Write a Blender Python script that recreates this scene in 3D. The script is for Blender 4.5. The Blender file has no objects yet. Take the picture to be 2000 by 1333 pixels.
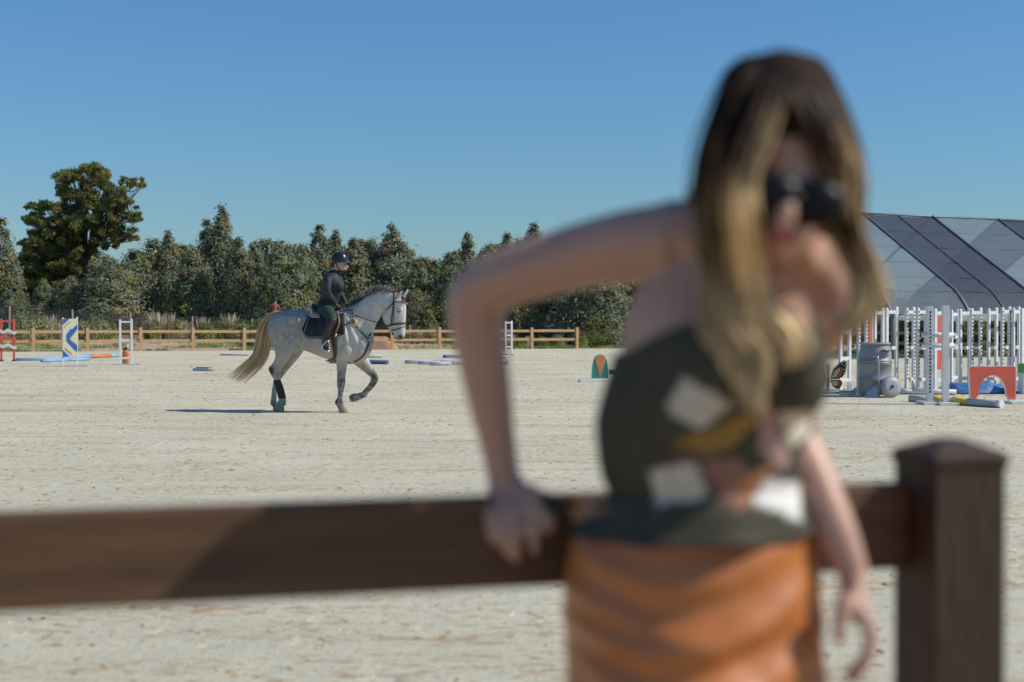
import bpy, bmesh, math, random
import numpy as np
from mathutils import Vector, Matrix, noise
from mathutils.bvhtree import BVHTree

R = math.radians
rnd = random.Random(7)
nrs = np.random.RandomState(11)
scene = bpy.context.scene
COL = scene.collection

# ------------------------------------------------------------------ camera
EYE = 1.43
FPX = 2778.0                      # focal length in pixels of the 2000 px wide photograph (50 mm lens)
PITCH = math.atan(39.0 / FPX)
cam_data = bpy.data.cameras.new('camera')
cam_data.sensor_width = 36.0
cam_data.lens = 50.0
cam_data.clip_start = 0.05
cam_data.clip_end = 3000.0
cam_data.dof.use_dof = True
cam_data.dof.focus_distance = 23.5
cam_data.dof.aperture_fstop = 2.1
cam_data.dof.aperture_blades = 0
cam = bpy.data.objects.new('camera', cam_data)
cam.location = (0, 0, EYE)
cam.rotation_euler = (math.pi / 2 - PITCH, 0, 0)
COL.objects.link(cam)
scene.camera = cam

# ------------------------------------------------------------------ sky, sun, exposure
SUN_EL = R(42.0)
SUN_AZ = R(-7.0)                  # from +X (image right), a little towards the camera
sun_dir = Vector((math.cos(SUN_EL) * math.cos(SUN_AZ), math.cos(SUN_EL) * math.sin(SUN_AZ), math.sin(SUN_EL)))
world = bpy.data.worlds.new('World')
scene.world = world
world.use_nodes = True
wn = world.node_tree.nodes
wl = world.node_tree.links
for n in list(wn):
    wn.remove(n)
w_out = wn.new('ShaderNodeOutputWorld')
w_bg = wn.new('ShaderNodeBackground')
w_sky = wn.new('ShaderNodeTexSky')
w_sky.sky_type = 'NISHITA'
w_sky.sun_disc = False
w_sky.sun_elevation = SUN_EL
w_sky.sun_rotation = R(90.0) - SUN_AZ
w_sky.altitude = 200.0
w_sky.air_density = 1.45
w_sky.dust_density = 0.2
w_sky.ozone_density = 10.0
w_tint = wn.new('ShaderNodeMixRGB')
w_tint.blend_type = 'MULTIPLY'
w_tint.inputs[0].default_value = 1.0
w_tint.inputs[2].default_value = (0.72, 0.925, 1.07, 1.0)
w_bg.inputs[1].default_value = 0.098
wl.new(w_sky.outputs[0], w_tint.inputs[1])
wl.new(w_tint.outputs[0], w_bg.inputs[0])
wl.new(w_bg.outputs[0], w_out.inputs[0])

sun_data = bpy.data.lights.new('sun', 'SUN')
sun_data.energy = 4.1
sun_data.angle = R(0.53)
sun_data.color = (1.0, 0.95, 0.86)
sun = bpy.data.objects.new('sun', sun_data)
sun.rotation_euler = sun_dir.to_track_quat('Z', 'Y').to_euler()
COL.objects.link(sun)

vs = scene.view_settings
vs.view_transform = 'Standard'
vs.look = 'None'
vs.exposure = 0.0
vs.gamma = 1.0
vs.use_curve_mapping = False
scene.cycles.use_denoising = True
scene.cycles.max_bounces = 8
scene.cycles.transparent_max_bounces = 16

# ------------------------------------------------------------------ helpers
def unproject(px, py, Y):
    """World point at depth Y that the photograph shows at pixel (px, py) of its 2000x1333 frame."""
    a = (px - 1000.0) / FPX
    b = -(py - 666.5) / FPX
    sp, cp = math.sin(PITCH), math.cos(PITCH)
    d = Vector((a, cp + b * sp, -sp + b * cp))
    return Vector((0, 0, EYE)) + d * (Y / d.y)

def ground_depth(py):
    """Depth at which flat ground shows at image row py."""
    b = -(py - 666.5) / FPX
    sp, cp = math.sin(PITCH), math.cos(PITCH)
    return -EYE / (-sp + b * cp) * (cp + b * sp)

def on_ground(px, py):
    p = unproject(px, py, ground_depth(py))
    p.z = 0.0
    return p

def new_mat(name):
    m = bpy.data.materials.new(name)
    m.use_nodes = True
    nt = m.node_tree
    return m, nt.nodes, nt.links, nt.nodes['Principled BSDF']

def paint(name, c, rough=0.5, var=0.12, scale=6.0, bump=0.0, bscale=60.0, stretch=None, metal=0.0, spec=0.5, dirt=None, dirt_amt=0.5):
    """Principled material whose colour wanders a little with noise in object space."""
    m, N, L, b = new_mat(name)
    tc = N.new('ShaderNodeTexCoord')
    src = tc.outputs['Object']
    if stretch:
        mp = N.new('ShaderNodeMapping')
        mp.inputs['Scale'].default_value = stretch
        L.new(src, mp.inputs['Vector'])
        src = mp.outputs['Vector']
    nz = N.new('ShaderNodeTexNoise')
    nz.inputs['Scale'].default_value = scale
    nz.inputs['Detail'].default_value = 6.0
    nz.inputs['Roughness'].default_value = 0.6
    L.new(src, nz.inputs['Vector'])
    rp = N.new('ShaderNodeValToRGB')
    rp.color_ramp.elements[0].position = 0.3
    rp.color_ramp.elements[1].position = 0.7
    lo = [max(0.0, x * (1 - var)) for x in c]
    hi = [min(1.0, x * (1 + var)) for x in c]
    rp.color_ramp.elements[0].color = (*lo, 1)
    rp.color_ramp.elements[1].color = (*hi, 1)
    L.new(nz.outputs['Fac'], rp.inputs['Fac'])
    col = rp.outputs['Color']
    if dirt:
        n2 = N.new('ShaderNodeTexNoise')
        n2.inputs['Scale'].default_value = scale * 0.6
        n2.inputs['Detail'].default_value = 8.0
        n2.inputs['Roughness'].default_value = 0.7
        L.new(src, n2.inputs['Vector'])
        r2 = N.new('ShaderNodeValToRGB')
        r2.color_ramp.elements[0].position = 0.50
        r2.color_ramp.elements[1].position = 0.72
        r2.color_ramp.elements[0].color = (0, 0, 0, 1)
        r2.color_ramp.elements[1].color = (dirt_amt, dirt_amt, dirt_amt, 1)
        L.new(n2.outputs['Fac'], r2.inputs['Fac'])
        mx = N.new('ShaderNodeMixRGB')
        mx.inputs[2].default_value = (*dirt, 1)
        L.new(r2.outputs['Color'], mx.inputs[0])
        L.new(col, mx.inputs[1])
        col = mx.outputs['Color']
    L.new(col, b.inputs['Base Color'])
    b.inputs['Roughness'].default_value = rough
    b.inputs['Metallic'].default_value = metal
    b.inputs['Specular IOR Level'].default_value = spec
    if bump:
        n3 = N.new('ShaderNodeTexNoise')
        n3.inputs['Scale'].default_value = bscale
        n3.inputs['Detail'].default_value = 4.0
        L.new(src, n3.inputs['Vector'])
        bp = N.new('ShaderNodeBump')
        bp.inputs['Strength'].default_value = bump
        bp.inputs['Distance'].default_value = 0.02
        L.new(n3.outputs['Fac'], bp.inputs['Height'])
        L.new(bp.outputs['Normal'], b.inputs['Normal'])
    return m

def attr_mat(name, rough=0.6, var=0.15, scale=40.0, spec=0.3, translucent=0.0, bump=0.0, bscale=80.0, sheen=0.0, subsurf=0.0):
    """Material that takes its colour from the mesh attribute 'col' with fine noise on top."""
    m, N, L, b = new_mat(name)
    at = N.new('ShaderNodeAttribute')
    at.attribute_name = 'col'
    tc = N.new('ShaderNodeTexCoord')
    nz = N.new('ShaderNodeTexNoise')
    nz.inputs['Scale'].default_value = scale
    nz.inputs['Detail'].default_value = 5.0
    L.new(tc.outputs['Object'], nz.inputs['Vector'])
    mr = N.new('ShaderNodeMapRange')
    mr.inputs['From Min'].default_value = 0.3
    mr.inputs['From Max'].default_value = 0.7
    mr.inputs['To Min'].default_value = 1 - var
    mr.inputs['To Max'].default_value = 1 + var
    L.new(nz.outputs['Fac'], mr.inputs['Value'])
    mx = N.new('ShaderNodeVectorMath')
    mx.operation = 'SCALE'
    L.new(at.outputs['Color'], mx.inputs[0])
    L.new(mr.outputs['Result'], mx.inputs['Scale'])
    L.new(mx.outputs['Vector'], b.inputs['Base Color'])
    b.inputs['Roughness'].default_value = rough
    b.inputs['Specular IOR Level'].default_value = spec
    if sheen:
        b.inputs['Sheen Weight'].default_value = sheen
    if subsurf:
        b.inputs['Subsurface Weight'].default_value = subsurf
        b.inputs['Subsurface Radius'].default_value = (0.02, 0.008, 0.004)
    if bump:
        n3 = N.new('ShaderNodeTexNoise')
        n3.inputs['Scale'].default_value = bscale
        n3.inputs['Detail'].default_value = 4.0
        L.new(tc.outputs['Object'], n3.inputs['Vector'])
        bp = N.new('ShaderNodeBump')
        bp.inputs['Strength'].default_value = bump
        bp.inputs['Distance'].default_value = 0.01
        L.new(n3.outputs['Fac'], bp.inputs['Height'])
        L.new(bp.outputs['Normal'], b.inputs['Normal'])
    if translucent:
        tr = N.new('ShaderNodeBsdfTranslucent')
        L.new(mx.outputs['Vector'], tr.inputs['Color'])
        ms = N.new('ShaderNodeMixShader')
        ms.inputs[0].default_value = translucent
        out = N['Material Output']
        L.new(b.outputs[0], ms.inputs[1])
        L.new(tr.outputs[0], ms.inputs[2])
        L.new(ms.outputs[0], out.inputs['Surface'])
    return m

def tag(o, label=None, cat=None, group=None, kind=None):
    if label: o['label'] = label
    if cat: o['category'] = cat
    if group: o['group'] = group
    if kind: o['kind'] = kind
    return o

def empty(name, loc=(0, 0, 0), rz=0.0):
    o = bpy.data.objects.new(name, None)
    o.empty_display_size = 0.1
    o.location = loc
    o.rotation_euler = (0, 0, rz)
    COL.objects.link(o)
    return o

def link(name, me, mat=None, parent=None):
    o = bpy.data.objects.new(name, me)
    COL.objects.link(o)
    if mat is not None:
        if len(me.materials) == 0:
            me.materials.append(mat)
    if parent is not None:
        o.parent = parent
    return o

def copy_tree(o, parent=None):
    c = o.copy()
    COL.objects.link(c)
    c.parent = parent
    for ch in list(o.children):
        copy_tree(ch, c)
    return c

def np_mesh(name, verts, faces, col=None, smooth=False):
    """Fast mesh from numpy arrays; faces is (M, 3) or (M, 4)."""
    verts = np.asarray(verts, dtype=np.float32)
    faces = np.asarray(faces, dtype=np.int32)
    me = bpy.data.meshes.new(name)
    k = faces.shape[1]
    me.vertices.add(len(verts))
    me.vertices.foreach_set('co', verts.ravel())
    me.loops.add(faces.size)
    me.loops.foreach_set('vertex_index', faces.ravel())
    me.polygons.add(len(faces))
    me.polygons.foreach_set('loop_start', np.arange(0, faces.size, k, dtype=np.int32))
    if smooth:
        me.polygons.foreach_set('use_smooth', np.ones(len(faces), dtype=bool))
    me.update(calc_edges=True)
    if col is not None:
        set_col(me, col)
    return me

def set_col(me, col):
    a = me.color_attributes.new('col', 'FLOAT_COLOR', 'POINT')
    c = np.ones((len(me.vertices), 4), dtype=np.float32)
    c[:, :3] = col
    a.data.foreach_set('color', c.ravel())

def verts_np(me):
    v = np.empty(len(me.vertices) * 3, dtype=np.float32)
    me.vertices.foreach_get('co', v)
    return v.reshape(-1, 3)

def catmull(rows, sub):
    """Catmull-Rom through rows of numbers, sub steps for each span."""
    rows = np.asarray(rows, dtype=float)
    if sub <= 1 or len(rows) < 3:
        return rows
    out = []
    n = len(rows)
    for i in range(n - 1):
        p0, p1, p2, p3 = rows[max(0, i - 1)], rows[i], rows[i + 1], rows[min(n - 1, i + 2)]
        for s in range(sub):
            t = s / sub
            out.append(0.5 * ((2 * p1) + (-p0 + p2) * t + (2 * p0 - 5 * p1 + 4 * p2 - p3) * t * t + (-p0 + 3 * p1 - 3 * p2 + p3) * t ** 3))
    out.append(rows[-1])
    return np.array(out)

class MB:
    """Collects shapes into one mesh."""
    def __init__(self):
        self.v = []
        self.f = []
        self.mi = []
        self.cur = 0
        self.xf = None
    def _p(self, p):
        if self.xf is not None:
            p = self.xf @ Vector(p)
        self.v.append((p[0], p[1], p[2]))
    def _f(self, *ix):
        self.f.append(ix)
        self.mi.append(self.cur)
    def box(self, lo, hi):
        n = len(self.v)
        for x in (lo[0], hi[0]):
            for y in (lo[1], hi[1]):
                for z in (lo[2], hi[2]):
                    self._p((x, y, z))
        for q in ((0, 1, 3, 2), (4, 6, 7, 5), (0, 4, 5, 1), (2, 3, 7, 6), (0, 2, 6, 4), (1, 5, 7, 3)):
            self._f(*[n + k for k in q])
        return self
    def bar(self, a, b, w, h, up=(0, 0, 1)):
        """Box from a to b with width w (sideways) and height h (along up)."""
        a, b = Vector(a), Vector(b)
        d = (b - a).normalized()
        s = d.cross(Vector(up))
        if s.length < 1e-4:
            s = d.cross(Vector((0, 1, 0)))
        s.normalize()
        u = s.cross(d).normalized()
        n = len(self.v)
        for e in (a, b):
            for i, j in ((-1, -1), (1, -1), (1, 1), (-1, 1)):
                self._p(e + s * (i * w / 2) + u * (j * h / 2))
        for q in ((0, 1, 2, 3), (7, 6, 5, 4), (0, 4, 5, 1), (1, 5, 6, 2), (2, 6, 7, 3), (3, 7, 4, 0)):
            self._f(*[n + k for k in q])
        return self
    def rings(self, rings, cap=True, close=True):
        """Skin equal-length rings of points."""
        n0 = len(self.v)
        k = len(rings[0])
        for r in rings:
            for p in r:
                self._p(p)
        for i in range(len(rings) - 1):
            for j in range(k if close else k - 1):
                a = n0 + i * k + j
                b = n0 + i * k + (j + 1) % k
                self._f(a, b, b + k, a + k)
        if cap:
            self._f(*[n0 + j for j in range(k)][::-1])
            e = n0 + (len(rings) - 1) * k
            self._f(*[e + j for j in range(k)])
        return self
    def tube(self, pts, radii, n=8, sub=1, flat=None, cap=True):
        """Tube along pts; radii a number or a list; flat = (direction, factor) squashes it along a direction."""
        pts = [Vector(p) for p in pts]
        if not hasattr(radii, '__len__'):
            radii = [radii] * len(pts)
        rows = catmull([(*p, r) for p, r in zip(pts, radii)], sub)
        P = [Vector(r[:3]) for r in rows]
        rad = [max(1e-4, r[3]) for r in rows]
        rings = []
        u = None
        for i, p in enumerate(P):
            d = (P[min(i + 1, len(P) - 1)] - P[max(i - 1, 0)])
            d = d.normalized() if d.length > 1e-9 else Vector((0, 0, 1))
            if u is None:
                u = d.orthogonal().normalized()
            u = (u - d * u.dot(d))
            u = u.normalized() if u.length > 1e-6 else d.orthogonal().normalized()
            w = d.cross(u)
            ring = []
            for j in range(n):
                t = 2 * math.pi * j / n
                o = (u * math.cos(t) + w * math.sin(t)) * rad[i]
                if flat:
                    fd = Vector(flat[0]).normalized()
                    o = o - fd * (o.dot(fd) * (1 - flat[1]))
                ring.append(p + o)
            rings.append(ring)
        return self.rings(rings, cap)
    def pairs(self, rows, n=20, sub=4, power=2.0, bulge=0.25):
        """Loft through stations (a, b, half_width, side): a and b are opposite silhouette points, side the sideways direction."""
        flat = catmull([(*a, *b, w, *s) for a, b, w, s in rows], sub)
        rings = []
        for r in flat:
            a, b, w, s = Vector(r[0:3]), Vector(r[3:6]), r[6], Vector(r[7:10]).normalized()
            c = (a + b) / 2
            h = (a - b) / 2
            ring = []
            for j in range(n):
                t = 2 * math.pi * j / n
                ct, st = math.cos(t), math.sin(t)
                e = 2.0 / power
                ring.append(c + h * (math.copysign(abs(ct) ** e, ct)) + s * (w * math.copysign(abs(st) ** e, st)))
            rings.append(ring)
        # rounded ends
        def tip(r0, r1):
            c0 = sum(r0, Vector()) / n
            c1 = sum(r1, Vector()) / n
            d = c0 - c1
            d = d.normalized() if d.length > 1e-9 else Vector((0, 0, 1))
            size = sum((p - c0).length for p in r0) / n
            return [c0 + (p - c0) * 0.6 + d * size * bulge for p in r0]
        rings = [tip(rings[0], rings[1])] + rings + [tip(rings[-1], rings[-2])]
        return self.rings(rings)
    def ellipsoid(self, c, rx, ry, rz, rot=None, nu=16, nv=10):
        c = Vector(c)
        rings = []
        for i in range(1, nv):
            ph = math.pi * i / nv
            ring = []
            for j in range(nu):
                t = 2 * math.pi * j / nu
                p = Vector((rx * math.sin(ph) * math.cos(t), ry * math.sin(ph) * math.sin(t), -rz * math.cos(ph)))
                if rot is not None:
                    p = rot @ p
                ring.append(c + p)
            rings.append(ring)
        return self.rings(rings)
    def prism(self, poly, thick, frame):
        """Extruded outline: poly in (u, v), frame = (origin, u, v, normal)."""
        o, u, v, w = [Vector(x) for x in frame]
        k = len(poly)
        n = len(self.v)
        for s in (-0.5, 0.5):
            for a, b in poly:
                self._p(o + u * a + v * b + w * (thick * s))
        self._f(*[n + j for j in range(k)][::-1])
        self._f(*[n + k + j for j in range(k)])
        for j in range(k):
            a, b = n + j, n + (j + 1) % k
            self._f(a, b, b + k, a + k)
        return self
    def mesh(self, name, smooth=False):
        me = bpy.data.meshes.new(name)
        me.from_pydata(self.v, [], self.f)
        bm = bmesh.new()
        bm.from_mesh(me)
        bmesh.ops.recalc_face_normals(bm, faces=bm.faces)
        bm.to_mesh(me)
        bm.free()
        if any(self.mi):
            me.polygons.foreach_set('material_index', self.mi)
        if smooth:
            me.polygons.foreach_set('use_smooth', [True] * len(me.polygons))
        me.update()
        return me
    def build(self, name, mat, parent=None, smooth=False, bevel=0.0):
        me = self.mesh(name, smooth)
        if bevel:
            bm = bmesh.new()
            bm.from_mesh(me)
            bmesh.ops.bevel(bm, geom=list(bm.edges), offset=bevel, segments=2, affect='EDGES', profile=0.5)
            bm.to_mesh(me)
            bm.free()
        mats = mat if isinstance(mat, (list, tuple)) else [mat]
        for m in mats:
            me.materials.append(m)
        return link(name, me, None, parent)

def remesh(name, mb, voxel, smooth_iter=6, factor=0.5):
    """Fuse the overlapping closed shapes of mb into one continuous skin."""
    me = mb.mesh(name)
    ob = bpy.data.objects.new('tmp', me)
    COL.objects.link(ob)
    m = ob.modifiers.new('r', 'REMESH')
    m.mode = 'VOXEL'
    m.voxel_size = voxel
    s = ob.modifiers.new('s', 'SMOOTH')
    s.factor = factor
    s.iterations = smooth_iter
    bpy.context.view_layer.update()
    dg = bpy.context.evaluated_depsgraph_get()
    out = bpy.data.meshes.new_from_object(ob.evaluated_get(dg))
    bpy.data.objects.remove(ob)
    out.name = name
    out.materials.clear()
    out.polygons.foreach_set('use_smooth', [True] * len(out.polygons))
    for ly in list(out.color_attributes):
        out.color_attributes.remove(ly)
    return out

def shell(name, me, keep, offset, mat, parent, thickness=0.003, smooth_cut=True):
    """Garment: the part of a body skin whose vertices pass keep(), lifted off the body along its normals."""
    bm = bmesh.new()
    bm.from_mesh(me)
    bm.verts.ensure_lookup_table()
    ok = [keep(v.co) for v in bm.verts]
    kill = [f for f in bm.faces if not all(ok[v.index] for v in f.verts)]
    bmesh.ops.delete(bm, geom=kill, context='FACES')
    # even out the cut edge
    for _ in range(10):
        new = {}
        for v in bm.verts:
            nb = [e.other_vert(v).co for e in v.link_edges if e.is_boundary]
            if len(nb) == 2:
                new[v] = v.co * 0.4 + (nb[0] + nb[1]) * 0.3
        for v, co in new.items():
            v.co = co
    bm.normal_update()
    for v in bm.verts:
        v.co = v.co + v.normal * (offset(v.co) if callable(offset) else offset)
    out = bpy.data.meshes.new(name)
    bm.to_mesh(out)
    bm.free()
    if len(out.color_attributes):
        for ly in list(out.color_attributes):
            out.color_attributes.remove(ly)
    out.polygons.foreach_set('use_smooth', [True] * len(out.polygons))
    out.materials.clear()
    o = link(name, out, mat, parent)
    if thickness:
        sm = o.modifiers.new('thick', 'SOLIDIFY')
        sm.thickness = thickness
        sm.offset = -1.0
    return o

def fbm(p, s, octaves=3):
    return noise.fractal(Vector(p) * s, 1.0, 2.0, octaves)
# ================================================================== ground and arena
FENCE_P = Vector((-22.35, 66.4, 0.0))          # a post of the far fence and the step to the next post
FENCE_STEP = Vector((2.338, 0.664, 0.0))
SIDE_A, SIDE_B = Vector((10.5, 65.0, 0.0)), Vector((27.0, 53.4, 0.0))

EDGE_X = [-400, FENCE_P.x, FENCE_P.x + 11 * FENCE_STEP.x + 0.3, 6.5, SIDE_A.x, SIDE_B.x, 400]
EDGE_Y = [66.4 - 0.284 * 40, 66.4 + 0.1, 66.4 + 11 * FENCE_STEP.y + 0.1, 74.0, SIDE_A.y + 0.1, SIDE_B.y + 0.1, 50.0]
def arena_edge(x):
    return float(np.interp(x, EDGE_X, EDGE_Y))

def bank_height(x, y):
    d = y - arena_edge(x)
    if d < 0:
        return 0.004 * 0 - 0.05 if y > 2.0 + 0.2651 * x else -0.012
    left = float(np.interp(x, [-30, -12, -2, 6], [0.75, 0.5, 0.05, -0.05]))
    h = float(np.interp(d, [0, 1.0, 4.0, 7.0, 14.0, 60.0, 500.0], [-0.02, 0.0, 0.12, 0.75, 1.0, 1.0, 1.0])) * max(left, 0.0)
    h += float(np.interp(d, [0, 2, 8, 500], [0, -0.03, -0.1, -0.1])) * (1 if left < 0.05 else 0)
    h += 0.05 * fbm((x, y, 3.3), 0.5) * min(1.0, d * 0.5)
    return h

# --- outer ground
def ground_material():
    m, N, L, b = new_mat('dirt_and_grass')
    tc = N.new('ShaderNodeTexCoord')
    mp = N.new('ShaderNodeMapping')
    mp.inputs['Rotation'].default_value = (0, 0, -R(16))
    mp.inputs['Scale'].default_value = (0.35, 1.0, 1.0)
    L.new(tc.outputs['Object'], mp.inputs['Vector'])
    n1 = N.new('ShaderNodeTexNoise'); n1.inputs['Scale'].default_value = 0.55; n1.inputs['Detail'].default_value = 8; n1.inputs['Roughness'].default_value = 0.65
    L.new(mp.outputs[0], n1.inputs['Vector'])
    n2 = N.new('ShaderNodeTexNoise'); n2.inputs['Scale'].default_value = 3.0; n2.inputs['Detail'].default_value = 8
    L.new(tc.outputs['Object'], n2.inputs['Vector'])
    r1 = N.new('ShaderNodeValToRGB')
    r1.color_ramp.elements[0].position = 0.53; r1.color_ramp.elements[1].position = 0.63
    L.new(n1.outputs['Fac'], r1.inputs['Fac'])
    dirt = N.new('ShaderNodeValToRGB')
    dirt.color_ramp.elements[0].color = (0.36, 0.24, 0.155, 1); dirt.color_ramp.elements[1].color = (0.55, 0.43, 0.31, 1)
    dirt.color_ramp.elements[0].position = 0.3; dirt.color_ramp.elements[1].position = 0.7
    L.new(n2.outputs['Fac'], dirt.inputs['Fac'])
    grass = N.new('ShaderNodeValToRGB')
    grass.color_ramp.elements[0].color = (0.14, 0.19, 0.05, 1); grass.color_ramp.elements[1].color = (0.30, 0.33, 0.11, 1)
    L.new(n2.outputs['Fac'], grass.inputs['Fac'])
    mx = N.new('ShaderNodeMixRGB')
    L.new(r1.outputs['Color'], mx.inputs[0]); L.new(dirt.outputs['Color'], mx.inputs[1]); L.new(grass.outputs['Color'], mx.inputs[2])
    L.new(mx.outputs[0], b.inputs['Base Color'])
    b.inputs['Roughness'].default_value = 0.95
    b.inputs['Specular IOR Level'].default_value = 0.1
    bp = N.new('ShaderNodeBump'); bp.inputs['Strength'].default_value = 0.6; bp.inputs['Distance'].default_value = 0.05
    L.new(n2.outputs['Fac'], bp.inputs['Height']); L.new(bp.outputs[0], b.inputs['Normal'])
    return m

def grid_sheet(name, xs, ys_of, zf, mat, kind='structure'):
    nx = len(xs)
    ny = len(ys_of(xs[0]))
    V = np.zeros((nx * ny, 3), dtype=np.float32)
    for i, x in enumerate(xs):
        for j, y in enumerate(ys_of(x)):
            V[i * ny + j] = (x, y, zf(x, y))
    F = []
    for i in range(nx - 1):
        for j in range(ny - 1):
            a = i * ny + j
            F.append((a, a + ny, a + ny + 1, a + 1))
    me = np_mesh(name, V, F, smooth=True)
    o = link(name, me, mat)
    o['kind'] = kind
    return o

gx = [-900, -300, -120, -60] + list(np.arange(-45, 45.1, 1.0)) + [60, 120, 300, 900]
def ground_rows(x):
    e = arena_edge(x)
    n_ = 2.05 + 0.2651 * x
    return [-60, n_ - 3.0, n_ - 0.06, n_ + 0.3, e - 0.4] + [e + d for d in (0.05, 0.6, 1.2, 2, 3, 4, 5, 6, 7, 8.5, 10, 13, 18, 25, 40, 80, 200, 500, 1500)]
grid_sheet('ground', gx, ground_rows, bank_height, ground_material())

# --- arena sand
def sand_material():
    m, N, L, b = new_mat('arena_sand')
    tc = N.new('ShaderNodeTexCoord')
    def nz(scale, detail, rough=0.6, vec=None, dist=0.0):
        n = N.new('ShaderNodeTexNoise')
        n.inputs['Scale'].default_value = scale; n.inputs['Detail'].default_value = detail
        n.inputs['Roughness'].default_value = rough; n.inputs['Distortion'].default_value = dist
        L.new(vec if vec is not None else tc.outputs['Object'], n.inputs['Vector'])
        return n.outputs['Fac']
    mp = N.new('ShaderNodeMapping')
    mp.inputs['Rotation'].default_value = (0, 0, R(7)); mp.inputs['Scale'].default_value = (0.22, 1.0, 1.0)
    L.new(tc.outputs['Object'], mp.inputs['Vector'])
    big = nz(0.35, 5)
    drag = nz(2.4, 6, 0.6, mp.outputs[0], 0.6)
    clod = nz(9.0, 6, 0.7)
    grain = nz(60.0, 5, 0.75)
    base = N.new('ShaderNodeValToRGB')
    base.color_ramp.elements[0].position = 0.3; base.color_ramp.elements[1].position = 0.7
    base.color_ramp.elements[0].color = (0.57, 0.52, 0.375, 1); base.color_ramp.elements[1].color = (0.69, 0.64, 0.47, 1)
    L.new(big, base.inputs['Fac'])
    # darker, redder damp bits along the harrow lines
    mul = N.new('ShaderNodeMath'); mul.operation = 'MULTIPLY'
    L.new(drag, mul.inputs[0]); L.new(clod, mul.inputs[1])
    rr = N.new('ShaderNodeValToRGB')
    rr.color_ramp.elements[0].position = 0.275; rr.color_ramp.elements[1].position = 0.37
    rr.color_ramp.elements[0].color = (0, 0, 0, 1); rr.color_ramp.elements[1].color = (0.75, 0.75, 0.75, 1)
    L.new(mul.outputs[0], rr.inputs['Fac'])
    mx = N.new('ShaderNodeMixRGB'); mx.inputs[2].default_value = (0.44, 0.30, 0.15, 1)
    L.new(rr.outputs['Color'], mx.inputs[0]); L.new(base.outputs['Color'], mx.inputs[1])
    mp2 = N.new('ShaderNodeMapping'); mp2.inputs['Rotation'].default_value = (0, 0, R(-4)); mp2.inputs['Scale'].default_value = (0.45, 1.0, 1.0)
    L.new(tc.outputs['Object'], mp2.inputs['Vector'])
    fleck = nz(16.0, 4, 0.6, mp2.outputs[0])
    lane = nz(0.9, 4, 0.6, mp.outputs[0], 0.8)
    fm = N.new('ShaderNodeMath'); fm.operation = 'MULTIPLY'
    L.new(fleck, fm.inputs[0]); L.new(lane, fm.inputs[1])
    fr_ = N.new('ShaderNodeValToRGB')
    fr_.color_ramp.elements[0].position = 0.31; fr_.color_ramp.elements[1].position = 0.38
    fr_.color_ramp.elements[0].color = (0, 0, 0, 1); fr_.color_ramp.elements[1].color = (0.7, 0.7, 0.7, 1)
    L.new(fm.outputs[0], fr_.inputs['Fac'])
    mxf = N.new('ShaderNodeMixRGB'); mxf.inputs[2].default_value = (0.40, 0.255, 0.115, 1)
    L.new(fr_.outputs['Color'], mxf.inputs[0]); L.new(mx.outputs[0], mxf.inputs[1])
    gr = N.new('ShaderNodeMapRange')
    gr.inputs['From Min'].default_value = 0.3; gr.inputs['From Max'].default_value = 0.7
    gr.inputs['To Min'].default_value = 0.82; gr.inputs['To Max'].default_value = 1.14
    L.new(grain, gr.inputs['Value'])
    vm = N.new('ShaderNodeVectorMath'); vm.operation = 'SCALE'
    L.new(mxf.outputs[0], vm.inputs[0]); L.new(gr.outputs[0], vm.inputs['Scale'])
    L.new(vm.outputs[0], b.inputs['Base Color'])
    b.inputs['Roughness'].default_value = 0.95
    b.inputs['Specular IOR Level'].default_value = 0.15
    h1 = N.new('ShaderNodeMath'); h1.operation = 'MULTIPLY_ADD'; h1.inputs[1].default_value = 0.6
    L.new(clod, h1.inputs[0]); L.new(drag, h1.inputs[2])
    h2 = N.new('ShaderNodeMath'); h2.operation = 'MULTIPLY_ADD'; h2.inputs[1].default_value = 0.18
    L.new(grain, h2.inputs[0]); L.new(h1.outputs[0], h2.inputs[2])
    vo = N.new('ShaderNodeTexVoronoi'); vo.inputs['Scale'].default_value = 2.6; vo.inputs['Randomness'].default_value = 1.0
    wob = N.new('ShaderNodeVectorMath'); wob.operation = 'MULTIPLY_ADD'; wob.inputs[1].default_value = (0.25, 0.25, 0.25)
    nv = N.new('ShaderNodeTexNoise'); nv.inputs['Scale'].default_value = 5.0
    L.new(tc.outputs['Object'], nv.inputs['Vector']); L.new(nv.outputs['Color'], wob.inputs[0]); L.new(tc.outputs['Object'], wob.inputs[2])
    L.new(wob.outputs[0], vo.inputs['Vector'])
    hp = N.new('ShaderNodeMapRange'); hp.interpolation_type = 'SMOOTHSTEP'
    hp.inputs['From Min'].default_value = 0.12; hp.inputs['From Max'].default_value = 0.26; hp.inputs['To Min'].default_value = -0.32; hp.inputs['To Max'].default_value = 0.0
    L.new(vo.outputs['Distance'], hp.inputs['Value'])
    h3 = N.new('ShaderNodeMath'); h3.operation = 'ADD'
    L.new(h2.outputs[0], h3.inputs[0]); L.new(hp.outputs[0], h3.inputs[1])
    bp = N.new('ShaderNodeBump'); bp.inputs['Strength'].default_value = 0.8; bp.inputs['Distance'].default_value = 0.05
    L.new(h3.outputs[0], bp.inputs['Height']); L.new(bp.outputs[0], b.inputs['Normal'])
    return m
M_SAND = sand_material()
ax = [-300, -120, -70] + list(np.arange(-50, 50.1, 2.0)) + [70, 120, 300]
def arena_rows(x):
    e = arena_edge(x)
    t = np.linspace(0, 1, 60)
    near = 2.05 + 0.2651 * x          # the sand starts at the near fence
    return list(near + (e - near) * t)
grid_sheet('arena_sand', ax, arena_rows, lambda x, y: 0.0, M_SAND)

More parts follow.
